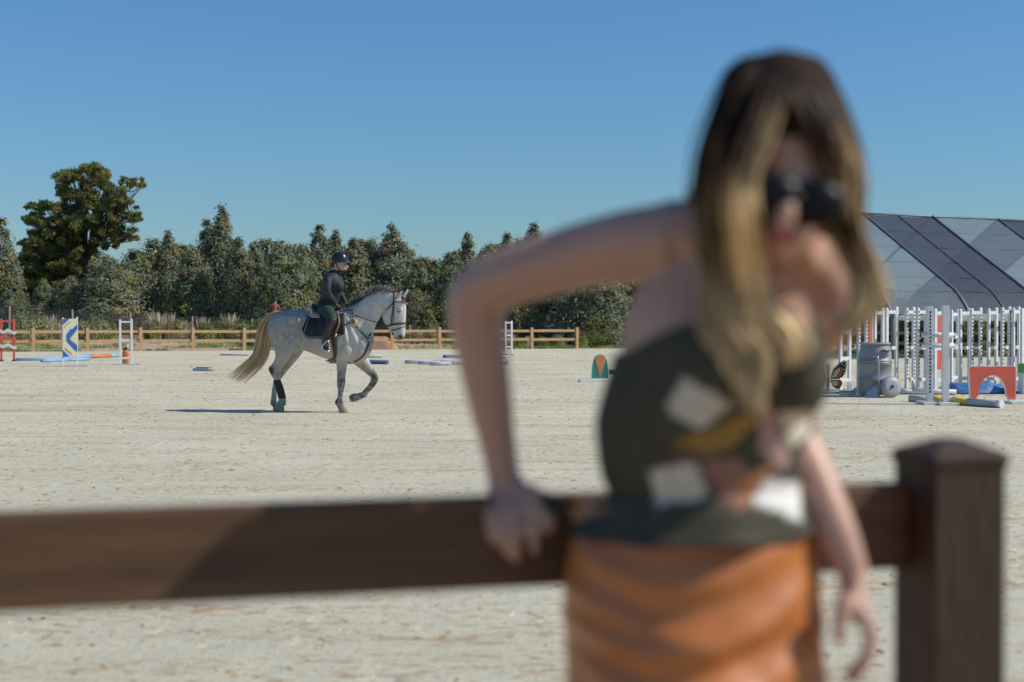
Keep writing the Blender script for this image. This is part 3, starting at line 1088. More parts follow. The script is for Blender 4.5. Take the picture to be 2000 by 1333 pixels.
# ================================================================== shade house on the right
def cloth_material(name, c, through):
    m, N, L, b = new_mat(name)
    tc = N.new('ShaderNodeTexCoord')
    mp = N.new('ShaderNodeMapping'); mp.inputs['Scale'].default_value = (0.6, 0.6, 9.0)
    L.new(tc.outputs['Object'], mp.inputs['Vector'])
    nz = N.new('ShaderNodeTexNoise'); nz.inputs['Scale'].default_value = 1.0; nz.inputs['Detail'].default_value = 5
    L.new(mp.outputs[0], nz.inputs['Vector'])
    rp = N.new('ShaderNodeValToRGB')
    rp.color_ramp.elements[0].position = 0.35; rp.color_ramp.elements[1].position = 0.75
    rp.color_ramp.elements[0].color = (*[x * 0.9 for x in c], 1); rp.color_ramp.elements[1].color = (*[min(1, x * 1.15) for x in c], 1)
    L.new(nz.outputs['Fac'], rp.inputs['Fac'])
    L.new(rp.outputs[0], b.inputs['Base Color'])
    b.inputs['Roughness'].default_value = 0.75
    tr = N.new('ShaderNodeBsdfTransparent')
    ms = N.new('ShaderNodeMixShader'); ms.inputs[0].default_value = 1 - through
    L.new(tr.outputs[0], ms.inputs[1]); L.new(b.outputs[0], ms.inputs[2])
    L.new(ms.outputs[0], N['Material Output'].inputs['Surface'])
    return m

def shade_house():
    M_DARKC = cloth_material('dark_shade_cloth', (0.018, 0.030, 0.055), 0.03)
    M_MIDC = cloth_material('grey_shade_cloth', (0.10, 0.13, 0.165), 0.26)
    M_BACKC = cloth_material('back_shade_cloth', (0.04, 0.055, 0.085), 0.15)
    M_GALV = paint('galvanised_tube', (0.15, 0.165, 0.19), 0.5, 0.15, 4, metal=0.4)
    ang = math.atan2(0.454, 0.891)
    ridge0 = Vector((14.9, 60.5, 0))
    t = empty('shade_house', ridge0, ang)      # local x along the ridge, local -y towards the camera
    prof = [(0.0, 5.98), (2.65, 4.32), (5.0, 2.86), (5.55, 2.45), (5.95, 2.0), (6.2, 1.62)]
    fine = catmull(prof, 4)
    L_ = 3.91
    K = list(range(-1, 4))
    def zs(s):
        return float(np.interp(s, [r[0] for r in fine], [r[1] for r in fine]))
    for k in K:
        mb = MB()
        pts = [(k * L_, -r[0], r[1] + 0.03) for r in fine] + [(k * L_, -6.25, 0.0)]
        mb.tube(pts, 0.06, 7)
        mb.build('roof_rib', M_GALV, t, True)
        mb = MB()
        pts = [(k * L_, r[0], r[1] + 0.03) for r in fine] + [(k * L_, 6.25, 0.0)]
        mb.tube(pts, 0.06, 7)
        mb.build('roof_rib', M_GALV, t, True)
    mb = MB(); mb.tube([(K[0] * L_, 0, 6.0), (K[-1] * L_, 0, 6.0)], 0.05, 7); mb.build('ridge_tube', M_GALV, t, True)
    for sgn in (-1, 1):
        mb = MB(); mb.tube([(K[0] * L_, sgn * 6.2, 1.66), (K[-1] * L_, sgn * 6.2, 1.66)], 0.07, 7); mb.build('eave_tube', M_GALV, t, True)
    cuts = [0.0, 1.15, 2.3, 3.4, 4.45, 5.35, 6.2]
    for bi, k in enumerate(K[:-1]):
        mat = M_DARKC if k in (0, 2) else M_MIDC
        for ci in range(6):
            s0, s1 = cuts[ci], cuts[ci + 1] + 0.05
            rings = []
            for q in range(6):
                s = s0 + (s1 - s0) * q / 5
                row = []
                for e in range(7):
                    u = e / 6
                    sag = 0.035 * math.sin(math.pi * u) + 0.012 * math.sin(q * 2.1 + e * 1.7 + ci)
                    row.append(((k + u * 0.98 + 0.01) * L_, -s, zs(min(s, 6.2)) - sag - (0.012 if q < 1 else 0.0)))
                rings.append(row)
            m2 = MB(); m2.rings(rings, cap=False, close=False); m2.build('roof_panel', mat, t, True)
        # far slope: every other bay is left open
        if k in (-1, 2, 3):
            rings = []
            for r in fine:
                rings.append([((k + u / 4) * L_, r[0], r[1] - 0.03 * math.sin(math.pi * u / 4)) for u in range(5)])
            m2 = MB(); m2.rings(rings, cap=False, close=False); m2.build('far_roof_panel', M_BACKC, t, True)
    # wire halfway along the dark bay, hem of folded cloth on the eave
    mb = MB(); mb.tube([(L_ / 2, -r[0], r[1] + 0.012) for r in fine], 0.025, 5); mb.build('roof_wire', M_GALV, t, True)
    mb = MB()
    rows = []
    for i in range(43):
        x = K[0] * L_ + (K[-1] - K[0]) * L_ * i / 42
        w = 0.03 * math.sin(i * 1.9) + 0.02 * math.sin(i * 0.7)
        rows.append([(x, -6.24, 1.72), (x, -6.30 + w * 0.5, 1.6), (x, -6.26 + w, 1.42 + w)])
    mb.rings(rows, cap=False, close=False)
    mb.build('hem', cloth_material('hem_cloth', (0.30, 0.33, 0.36), 0.1), t, True)
    tag(t, 'large open-sided shade house roofed in dark blue-grey mesh cloth', 'shade house')
shade_house()
# ================================================================== near fence the woman leans on
M_BROWN = paint('dark_brown_stain', (0.110, 0.053, 0.020), 0.65, 0.38, 2.2, 0.35, 14, (1.0, 6.0, 14.0), dirt=(0.19, 0.105, 0.047), dirt_amt=0.7)
M_POSTWOOD = paint('shade_darkened_post', (0.048, 0.024, 0.010), 0.7, 0.3, 2.2, 0.35, 14, (6.0, 6.0, 0.8), dirt=(0.075, 0.040, 0.017), dirt_amt=0.6)  # shade on the post face put into a darkened copy of the rail stain
NF_DIR = Vector((0.9666, 0.2563, 0))
NF_BACK = Vector((-0.2563, 0.9666, 0))
NF_POST = Vector((0.675, 2.193, 0))
def near_fence():
    ang = math.atan2(NF_DIR.y, NF_DIR.x)
    f = empty('rail_fence', NF_POST, ang)      # local x along the fence, +y away from the camera
    S = 2.35
    w = 0.12
    for k in (-1, 0):
        mb = MB()
        r = lambda a, z: [(-a, -a, z), (a, -a, z), (a, a, z), (-a, a, z)]
        q = w / 2
        mb.rings([r(q, -0.4), r(q, 1.208), r(q + 0.004, 1.212), r(q + 0.004, 1.228), r(q - 0.002, 1.232), r(0.015, 1.250)])
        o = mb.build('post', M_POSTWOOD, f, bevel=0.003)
        o.location = (k * S, 0, 0)
    for k in (-1,):
        for z0, z1 in ((1.048, 1.178), (0.54, 0.67)):
            mb = MB()
            mb.box((0, -0.0225, 0), (S - w - 0.004, 0.0225, z1 - z0))
            o = mb.build('rail', M_BROWN, f, bevel=0.004)
            o.location = (k * S + w / 2 + 0.002, 0.0365, z0)
    tag(f, 'dark brown wooden rail fence that the blonde woman leans on', 'fence')
near_fence()

# ================================================================== jump stands and poles
M_WHITE = paint('white_paint', (0.72, 0.72, 0.70), 0.5, 0.08, 5, dirt=(0.46, 0.43, 0.38), dirt_amt=0.6)
M_RED = paint('red_paint', (0.62, 0.105, 0.06), 0.5, 0.12, 5, dirt=(0.5, 0.2, 0.13), dirt_amt=0.4)
M_ORANGE = paint('orange_paint', (0.60, 0.20, 0.06), 0.5, 0.12, 5)
M_BLUE = paint('blue_paint', (0.03, 0.13, 0.44), 0.45, 0.1, 5)
M_SKYBLUE = paint('light_blue_paint', (0.24, 0.41, 0.60), 0.5, 0.12, 4, dirt=(0.35, 0.42, 0.5), dirt_amt=0.5)
M_NAVY = paint('navy_paint', (0.06, 0.10, 0.24), 0.5, 0.12, 4)
M_CREAM = paint('cream_paint', (0.70, 0.66, 0.46), 0.55, 0.08, 6, dirt=(0.75, 0.75, 0.7), dirt_amt=0.6)
M_OCHRE = paint('ochre_paint', (0.42, 0.25, 0.06), 0.6, 0.1, 6)
M_GREEN = paint('green_paint', (0.03, 0.21, 0.14), 0.5, 0.12, 6)
M_YELLOW = paint('yellow_paint', (0.68, 0.47, 0.03), 0.5, 0.1, 6)
M_LGREY = paint('pale_grey_paint', (0.42, 0.43, 0.45), 0.55, 0.1, 5, dirt=(0.3, 0.28, 0.25), dirt_amt=0.5)
M_IRON = paint('dark_iron', (0.06, 0.045, 0.04), 0.6, 0.2, 20, metal=0.3)
M_BLACK = paint('black_paint', (0.015, 0.015, 0.016), 0.5, 0.2, 10)

def slab(parent, name, lo, hi, mat, bevel=0.006):
    mb = MB(); mb.box(lo, hi)
    return mb.build(name, mat, parent, bevel=bevel)

def ladder_stand(loc, yaw, h, w, bars, mat, label, group=None, up=0.07, foot=0.55, foot_mat=None, holes=False, panel=None, thick=0.06, skew=0.0, foot_plank=None):
    """Jump stand: two uprights, crossbars, feet; local x across, -y to the front."""
    t = empty('jump_stand', loc, yaw)
    for s in (-1, 1):
        x = s * (w / 2 - up / 2)
        hh = h + (0.02 if s > 0 else 0.0)
        mb = MB()
        r = lambda a, b, z: [(x - a, -b, z), (x + a, -b, z), (x + a, b, z), (x - a, b, z)]
        mb.rings([r(up / 2, thick / 2, 0.052), r(up / 2, thick / 2, hh - 0.02), r(up / 2 * 0.6, thick / 2 * 0.6, hh)])
        u = mb.build('upright', mat, t, bevel=0.005)
        if holes:
            hb = MB()
            z = 0.25
            while z < h - 0.1:
                hb.box((x - 0.022, -thick / 2 - 0.003, z), (x + 0.022, -thick / 2 + 0.004, z + 0.035))
                z += 0.075
            hb.build('keyhole_track', M_BLACK, u)['kind'] = 'stuff'
        slab(t, 'foot', (x - 0.045, -foot / 2, 0.0), (x + 0.045, foot / 2, 0.05), foot_mat or mat)
    for z, th in bars:
        slab(t, 'crossbar', (-w / 2 + up + 0.001, -0.02, z - th / 2), (w / 2 - up - 0.001, 0.02, z + th / 2), mat, 0.004)
    if foot_plank:
        slab(t, 'base_plank', (-foot_plank / 2, -foot / 2 - 0.055, 0.0), (foot_plank / 2, -foot / 2 - 0.005, 0.045), M_LGREY)
    if panel:
        slab(t, 'panel', (-w / 2 + up + 0.004, -0.012, panel[0]), (w / 2 - up - 0.004, 0.012, panel[1]), panel[2], 0.003)
    tag(t, label, 'jump stand', group)
    return t

# red stand with wavy planks at the left edge
def wavy_stand():
    p = on_ground(15, 706)
    t = ladder_stand(p, R(12), 1.50, 0.50, [(1.42, 0.07), (0.42, 0.06)], M_RED, 'red jump stand with wavy white planks, cut by the left picture edge', up=0.075, foot=0.5, foot_mat=M_IRON)
    for z, m in ((1.10, M_WHITE), (0.83, M_RED), (0.58, M_WHITE)):
        n = 18
        poly = []
        for i in range(n + 1):
            u = -0.36 + 0.66 * i / n
            poly.append((u, 0.05 + 0.045 * math.sin(i / n * 11.0 + 1.4) - 0.06 * i / n))
        for i in range(n, -1, -1):
            u = -0.36 + 0.66 * i / n
            poly.append((u, -0.055 + 0.045 * math.sin(i / n * 11.0 + 1.4) - 0.06 * i / n))
        mb = MB()
        mb.prism(poly, 0.03, ((0, -0.048, z), (1, 0, 0), (0, 0, 1), (0, 1, 0)))
        mb.build('wavy_plank', m, t)
wavy_stand()

# white stand with blue chevron panel
def chevron_stand():
    p = on_ground(137, 716)
    t = ladder_stand(p, R(20), 1.54, 0.475, [], M_WHITE, 'white jump stand with a blue chevron painted on its cream panel', up=0.055, foot=0.42, foot_plank=0.98)
    zb, zt, w = 0.30, 1.50, 0.45
    slab(t, 'panel', (-w / 2, -0.05, zb), (w / 2, -0.032, zt), M_CREAM, 0.002)
    def piece(pts, m, lift):
        poly = [((x - 912.5) / 175 * w, (800 - y) / 515 * (zt - zb)) for x, y in pts]
        mb = MB()
        mb.prism(poly, 0.006, ((0, -0.052 - lift, zb), (1, 0, 0), (0, 0, 1), (0, -1, 0)))
        mb.build('painted_stripe', m, t)
    piece([(999, 352), (999, 425), (925, 520), (908, 548), (930, 590), (998, 655), (998, 735), (955, 700), (870, 590), (866, 500), (920, 420)], M_BLUE, 0.0)
    piece([(828, 287), (905, 287), (828, 372)], M_BLUE, 0.0)
    piece([(828, 705), (905, 799), (828, 799)], M_BLUE, 0.0)
    piece([(842, 392), (902, 322), (918, 322), (842, 412)], M_OCHRE, 0.0)
    piece([(905, 545), (970, 455), (985, 455), (918, 548)], M_OCHRE, 0.004)
    piece([(912, 560), (990, 630), (990, 650), (905, 575)], M_OCHRE, 0.004)
    piece([(850, 672), (935, 760), (925, 772), (846, 692)], M_OCHRE, 0.0)
    piece([(930, 430), (995, 360), (999, 352), (990, 345), (920, 412)], M_WHITE, 0.004)
chevron_stand()
ladder_stand(on_ground(246, 713), R(17), 1.48, 0.43, [(1.40, 0.055), (0.80, 0.065), (0.22, 0.06)], M_WHITE, 'white three-rung ladder jump stand with an orange block behind it', up=0.07, foot=0.5, foot_plank=0.9)
ladder_stand(on_ground(993, 694), R(38), 1.42, 0.40, [(1.36, 0.06), (0.83, 0.06), (0.34, 0.06)], M_WHITE, 'narrow white ladder jump stand standing alone before the far fence end', up=0.07, foot=0.5)

def orange_block():
    p = on_ground(246, 711.5)
    t = empty('filler_block', p, R(5))
    mb = MB()
    mb.pairs([((-0.12, 0, 0.0), (0.12, 0, 0.0), 0.09, (0, 1, 0)), ((-0.12, 0, 0.28), (0.12, 0, 0.28), 0.09, (0, 1, 0)), ((-0.11, 0, 0.40), (0.11, 0, 0.40), 0.085, (0, 1, 0)), ((-0.06, 0, 0.45), (0.07, 0, 0.45), 0.05, (0, 1, 0))], 14, 3, 3.0)
    mb.build('body', M_ORANGE, t, True)
    mb = MB(); mb.prism([(-0.09, 0.44), (0.0, 0.42), (0.03, 0.5), (0.05, 0.58), (0.02, 0.62), (-0.02, 0.56), (-0.06, 0.52)], 0.04, ((0, 0, 0), (1, 0, 0), (0, 0, 1), (0, 1, 0))); mb.build('bird_cutout', M_BLACK, t)
    mb = MB(); mb.ellipsoid((0.055, -0.03, 0.60), 0.04, 0.025, 0.06); mb.build('bird_breast', M_WHITE, t, True)
    mb = MB(); mb.box((-0.10, -0.02, 0.45), (-0.06, 0.02, 0.55)); mb.build('leaf_cutout', M_GREEN, t)
    tag(t, 'small orange block with a black and white bird on top, behind the white ladder stand', 'filler')
orange_block()

def pole(a, b, bands, label, r=0.05, z=None, group=None):
    """Round jump pole from a to b on the ground; bands = [(fraction, material)] painted lengths."""
    a, b = Vector(a), Vector(b)
    zz = r if z is None else z
    mid = (a + b) / 2
    t = empty('jump_pole', (mid.x, mid.y, zz - r))
    a = a - mid; b = b - mid
    a.z = b.z = r
    f = 0.0
    for frac, m in bands:
        g = f + frac
        mb = MB()
        mb.tube([a.lerp(b, f + (0.0005 if f else 0)), a.lerp(b, g)], r, 14)
        mb.build('painted_band', m, t, True)
        f = g
    for p in t.children:
        for poly in p.data.polygons:
            if len(poly.vertices) > 4:
                poly.use_smooth = False
    tag(t, label, 'pole', group)
    return t
pole(on_ground(31, 705.5), on_ground(152, 703.5), [(1, M_SKYBLUE)], 'light blue pole lying from the red stand towards the chevron stand', 0.055)
pole(on_ground(81, 708.5), on_ground(174, 704.5), [(0.55, M_SKYBLUE), (0.45, M_SKYBLUE)], 'light blue pole on the sand right behind the chevron stand legs', 0.055)
pole(on_ground(140, 702.2), on_ground(234, 697.8), [(0.36, M_SKYBLUE), (0.42, M_ORANGE), (0.22, M_SKYBLUE)], 'blue and orange banded pole between the chevron and ladder stands', 0.075)
pole(on_ground(430, 694.3), on_ground(486, 695.2), [(1, M_LGREY)], 'thin grey pole lying far behind the horse\'s tail', 0.03)
pole(on_ground(690, 699), on_ground(746, 699), [(1, M_LGREY)], 'grey pole behind the horse\'s raised foreleg, the farther of two', 0.06)
pole(on_ground(645, 710), on_ground(757, 712), [(1, M_NAVY)], 'navy blue pole behind the horse\'s raised foreleg, the nearer of two', 0.07)
pole(on_ground(866, 699), on_ground(990, 700), [(0.06, M_BLUE), (0.94, M_WHITE)], 'white pole with a blue tip beside the woman\'s elbow', 0.055)
pole(on_ground(791, 711), on_ground(960, 709), [(0.3, M_LGREY), (0.7, M_WHITE)], 'grey and white pole, farthest of three lying side by side', 0.06)
pole(on_ground(817, 712.5), on_ground(985, 710.5), [(0.25, M_LGREY), (0.75, M_WHITE)], 'grey and white pole, middle of three lying side by side', 0.06)
pole(on_ground(839, 714.5), on_ground(990, 712.5), [(0.27, M_LGREY), (0.6, M_WHITE), (0.13, M_GREEN)], 'grey and white pole, nearest of three lying side by side', 0.06)
pole(on_ground(950, 684), on_ground(988, 685), [(0.1, M_RED), (0.9, M_BLUE)], 'short bright blue pole beside the narrow far ladder stand', 0.06)
pole(on_ground(1190, 731), on_ground(1260, 733), [(1, M_NAVY)], 'dark pole half hidden behind the woman\'s back', 0.06)

def cavaletti_block():
    p = on_ground(397, 725)
    t = empty('cavaletti_block', p, R(-24))
    slab(t, 'tray', (-0.28, -0.13, 0), (0.28, 0.13, 0.085), M_LGREY, 0.012)
    slab(t, 'top_plate', (-0.2, -0.09, 0.0855), (0.24, 0.07, 0.11), M_NAVY, 0.008)
    slab(t, 'end_cap', (0.282, -0.10, 0.01), (0.33, 0.10, 0.07), M_OCHRE, 0.01)
    tag(t, 'small grey-blue flat block lying alone on the sand left of the horse', 'block')
cavaletti_block()

def carrot_filler():
    p = on_ground(1172, 746)
    t = empty('carrot_filler', p, R(8))
    def arch(s, w=0.215, h=0.60):
        pts = [(-w * s, 0.0)]
        for i in range(21):
            a = math.pi - math.pi * i / 20
            x = w * s * math.copysign(abs(math.cos(a)) ** 0.75, math.cos(a)) * 1.0
            y = h * (0.12 + 0.88 * math.sin(a) ** 0.9) if 0 < i < 20 else 0.0
            pts.append((x, y))
        return [q for i, q in enumerate(pts) if i == 0 or (abs(q[0] - pts[i - 1][0]) + abs(q[1] - pts[i - 1][1])) > 1e-4]
    fr = ((0, 0, 0.052), (1, 0, 0), (0, 0, 1), (0, 1, 0))
    mb = MB(); mb.prism(arch(1.0), 0.03, fr); mb.build('board', M_WHITE, t)
    mb = MB(); mb.prism([(x * 0.90, 0.035 + y * 0.93) for x, y in arch(1.0)], 0.004, ((0, -0.0172, 0.052), (1, 0, 0), (0, 0, 1), (0, 1, 0))); mb.build('green_field', M_GREEN, t)
    car = [(0.0, 0.055), (0.115, 0.49), (0.085, 0.55), (0.04, 0.572), (-0.04, 0.572), (-0.085, 0.55), (-0.115, 0.49)]
    wide = [(0.0, 0.038), (0.130, 0.49), (0.097, 0.565), (0.045, 0.588), (-0.045, 0.588), (-0.097, 0.565), (-0.130, 0.49)]
    mb = MB(); mb.prism(wide, 0.004, ((0, -0.0215, 0.052), (1, 0, 0), (0, 0, 1), (0, 1, 0))); mb.build('carrot_outline', M_LGREY, t)
    mb = MB(); mb.prism(car, 0.004, ((0, -0.0257, 0.052), (1, 0, 0), (0, 0, 1), (0, 1, 0))); mb.build('carrot_shape', M_ORANGE, t)
    slab(t, 'base_plank', (-0.5, -0.16, 0.0), (0.26, 0.12, 0.05), M_WHITE, 0.006)
    tag(t, 'rounded green filler board with an orange carrot wedge on a white base', 'filler')
carrot_filler()

# ------------------------------------------------------------------ stored stands on the right
row = [  # px, base row, yaw, height, width, kind
    (1684, 772, 62, 1.70, 0.40, 'holes'), (1697, 762, 64, 1.68, 0.40, 'red'), (1716, 763, 58, 1.69, 0.42, 'plain'), (1741, 765, 40, 1.70, 0.40, 'plain'), (1777, 764, 60, 1.70, 0.40, 'holes'), (1800, 765, 62, 1.70, 0.42, 'holes'),
    (1834, 766, 40, 1.68, 0.36, 'red'), (1864, 760, 60, 1.66, 0.40, 'plain'), (1884, 762, 50, 1.68, 0.44, 'plain'), (1906, 763, 45, 1.69, 0.40, 'holes'), (1938, 763, 50, 1.69, 0.40, 'plain'), (1964, 764, 62, 1.71, 0.42, 'holes'), (1984, 763, 62, 1.71, 0.40, 'plain'), (2004, 764, 50, 1.69, 0.42, 'plain'),
    (1650, 766, 55, 1.30, 0.40, 'plain')]
for i, (px, py, yaw, h, w, kd) in enumerate(row):
    n = {'holes': 'with dark holes', 'red': 'with a red panel', 'plain': 'without holes'}[kd]
    lab = 'white jump stand %s in the stored row, %s rightwards from the barrel' % (n, ORD[i])
    if px == 1650:
        lab = 'lower white jump stand between the butterfly and the grey barrel'
    ladder_stand(on_ground(px, py), R(yaw * 0.62 + 12 + rnd.uniform(-3, 3)), h, w, [(h - 0.09, 0.07), (h * 0.52, 0.07), (0.24, 0.07)], M_WHITE, lab, 'stored white jump stands', up=0.078, foot=0.5, holes=(kd == 'holes'),
                 panel=(0.45, h - 0.14, M_RED) if kd == 'red' else None, thick=0.05)

def front_post_pair():
    a, b = on_ground(1815, 790), on_ground(1846, 791)
    mid = (a + b) / 2
    t = empty('jump_stand', mid)
    for q, hole, h, w in ((a - mid, True, 1.68, 0.105), (b - mid, False, 1.69, 0.11)):
        u = slab(t, 'upright', (q.x - w / 2, q.y - 0.045, 0.05), (q.x + w / 2, q.y + 0.045, h), M_WHITE, 0.006)
        if hole:
            hb = MB(); z = 0.2
            while z < h - 0.06:
                hb.box((q.x - 0.012, q.y - 0.049, z), (q.x + 0.016, q.y - 0.04, z + 0.035)); z += 0.062
            hb.build('keyhole_track', M_BLACK, u)['kind'] = 'stuff'
        slab(t, 'foot', (q.x - 0.17, q.y - 0.28, 0), (q.x + 0.17, q.y + 0.22, 0.049), M_WHITE, 0.006)
    for z in (1.19, 1.01):
        mb = MB()
        mb.tube([(a.x - mid.x - 0.13, 0.065, z), (b.x - mid.x + 0.18, 0.065, z)], 0.045, 12)
        mb.build('crossbar', M_WHITE, t, True)
        for s, q in ((-1, a - mid), (1, b - mid)):
            mb = MB()
            mb.tube([(q.x + s * 0.20, 0.065, z + 0.02), (q.x + s * 0.22, 0.01, z - 0.035), (q.x + s * 0.17, -0.02, z - 0.05)], [0.02, 0.022, 0.015], 8, 2)
            mb.build('jump_cup', M_WHITE, t, True)
    tag(t, 'tall white stand of two thick posts, in front of the stored row', 'jump stand')
front_post_pair()

def barrel_bin():
    p = on_ground(1709, 775)
    t = empty('barrel_cart', p)
    M_DRUM = paint('grey_plastic', (0.24, 0.255, 0.265), 0.5, 0.08, 6, dirt=(0.33, 0.32, 0.30), dirt_amt=0.5)
    M_STEEL = paint('steel', (0.42, 0.43, 0.44), 0.4, 0.15, 10, metal=0.7)
    prof = [(0.29, 0.04), (0.302, 0.08), (0.302, 0.30), (0.312, 0.305), (0.312, 0.33), (0.302, 0.335), (0.304, 0.60), (0.316, 0.605), (0.316, 0.635), (0.304, 0.64), (0.304, 0.66), (0.316, 0.665), (0.316, 0.69), (0.304, 0.695), (0.302, 0.80), (0.285, 0.90), (0.25, 0.98), (0.245, 1.0)]
    mb = MB()
    mb.rings([[(r * math.cos(2 * math.pi * j / 36), r * math.sin(2 * math.pi * j / 36), z) for j in range(36)] for r, z in prof])
    d = mb.build('drum', M_DRUM, t, True)
    mb = MB(); mb.tube([(0.27 * math.cos(2 * math.pi * j / 24), 0.27 * math.sin(2 * math.pi * j / 24), 1.0) for j in range(25)], 0.018, 6); mb.build('rim', paint('wood_rim', (0.32, 0.28, 0.22), 0.7, 0.2), d, True)
    # moulded hand hole
    mb = MB(); mb.ellipsoid((0.115, -0.262, 0.83), 0.085, 0.05, 0.085); mb.build('hand_hold', M_DRUM, d, True)
    mb = MB(); mb.box((0.04, -0.326, 0.865), (0.20, -0.29, 0.882)); mb.build('hand_slot', M_BLACK, d)
    mb = MB(); mb.tube([(-0.16, -0.33, 0.755), (-0.09, -0.37, 0.76), (-0.035, -0.385, 0.70), (-0.03, -0.39, 0.02)], 0.016, 8, 3); mb.build('frame_tube', M_STEEL, t, True)
    for z in (0.65, 0.345):
        mb = MB(); mb.tube([((0.325) * math.cos(a), 0.325 * math.sin(a), z) for a in np.linspace(0, 2 * math.pi, 28)], 0.008, 5); mb.build('hoop', M_STEEL, t, True)
    # wheel leaning in front
    ax = Vector((0.25, -1.0, 0.12)).normalized()
    c = Vector((0.185, -0.43, 0.205))
    u = ax.orthogonal().normalized(); v = ax.cross(u)
    def ring(r, o): return [c + ax * o + (u * math.cos(2 * math.pi * j / 32) + v * math.sin(2 * math.pi * j / 32)) * r for j in range(32)]
    mb = MB(); mb.rings([ring(0.17, -0.045), ring(0.2, -0.04), ring(0.205, 0.0), ring(0.2, 0.03), ring(0.185, 0.038)]); w = mb.build('wheel', M_DRUM, t, True)
    mb = MB(); mb.rings([ring(0.18, 0.036), ring(0.178, 0.046), ring(0.10, 0.05), ring(0.04, 0.054)]); mb.build('disc', paint('pale_disc', (0.34, 0.35, 0.36), 0.5), w, True)
    mb = MB(); mb.rings([ring(0.03, 0.05), ring(0.03, 0.075), ring(0.012, 0.078)]); mb.build('hub', M_IRON, w)
    # scoop plate
    mb = MB(); mb.rings([[(-0.30, -0.36, 0.005), (-0.06, -0.46, 0.005)], [(-0.22, -0.36, 0.12), (-0.06, -0.44, 0.16)], [(-0.14, -0.36, 0.2), (-0.06, -0.41, 0.26)]], cap=False, close=False); mb.build('scoop_plate', M_STEEL, t, True)
    tag(t, 'grey plastic barrel on a wheeled cart before the stored stands', 'barrel')
barrel_bin()

def butterfly():
    p = on_ground(1617, 769)
    t = empty('butterfly_filler', p, R(-8))
    slab(t, 'base_plank', (-0.35, -0.16, 0), (0.62, 0.16, 0.05), M_LGREY, 0.005)
    slab(t, 'post', (-0.03, -0.03, 0.0505), (0.03, 0.03, 0.58), M_LGREY, 0.005)
    M_WINGY = paint('pale_yellow_paint', (0.55, 0.48, 0.26), 0.5)
    M_WINGR = paint('rust_red_paint', (0.48, 0.10, 0.05), 0.5)
    for s in (1, -1):
        up = [(0.035, 0.24), (0.10, 0.44), (0.22, 0.56), (0.31, 0.605), (0.355, 0.59), (0.36, 0.50), (0.33, 0.36), (0.27, 0.27), (0.16, 0.235)]
        lo = [(0.035, 0.225), (0.16, 0.225), (0.26, 0.21), (0.275, 0.14), (0.24, 0.07), (0.17, 0.04), (0.10, 0.08)]
        for poly, cells in ((up, [([(0.06, 0.26), (0.13, 0.40), (0.22, 0.47), (0.23, 0.40), (0.16, 0.28)], M_WINGY), ([(0.175, 0.275), (0.24, 0.39), (0.235, 0.47), (0.27, 0.47), (0.285, 0.36), (0.235, 0.275)], M_WINGR)]),
                            (lo, [([(0.06, 0.205), (0.17, 0.205), (0.20, 0.13), (0.14, 0.09), (0.10, 0.12)], M_WINGY), ([(0.18, 0.20), (0.235, 0.19), (0.245, 0.13), (0.20, 0.08), (0.17, 0.075), (0.215, 0.13)], M_WINGR)])):
            fr = ((0, -0.035, 0.05), (s, 0, 0), (0, 0, 1), (0, 1, 0))
            mb = MB(); mb.prism(poly, 0.012, fr); w = mb.build('wing', M_BLACK, t)
            for c, m in cells:
                mb = MB(); mb.prism(c, 0.004, ((0, -0.0432, 0.05), (s, 0, 0), (0, 0, 1), (0, 1, 0))); mb.build('wing_cell', m, w)
            if poly is up:
                db = MB()
                for k, (u_, v_) in enumerate([(0.33, 0.575), (0.343, 0.53), (0.342, 0.48), (0.33, 0.42), (0.315, 0.36), (0.29, 0.57), (0.25, 0.545), (0.20, 0.52), (0.155, 0.475), (0.31, 0.50), (0.30, 0.43), (0.275, 0.53)]):
                    db.ellipsoid((s * u_, -0.042, 0.05 + v_), 0.010, 0.004, 0.010, None, 8, 6)
                db.build('wing_dots', M_WHITE, w, True)['kind'] = 'stuff'
    mb = MB(); mb.pairs([((0, -0.05, 0.14), (0, -0.036, 0.14), 0.012, (1, 0, 0)), ((0, -0.07, 0.25), (0, -0.036, 0.25), 0.025, (1, 0, 0)), ((0, -0.065, 0.33), (0, -0.036, 0.33), 0.02, (1, 0, 0))], 10, 2); mb.build('body', M_BLACK, t, True)
    mb = MB(); mb.tube([(0.15, -0.2, 0.02), (0.4, -0.1, 0.05), (0.72, -0.02, 0.14)], 0.012, 6, 2); mb.build('brace_rod', M_IRON, t, True)
    tag(t, 'butterfly shaped filler with orange and black wings left of the barrel', 'filler')
butterfly()

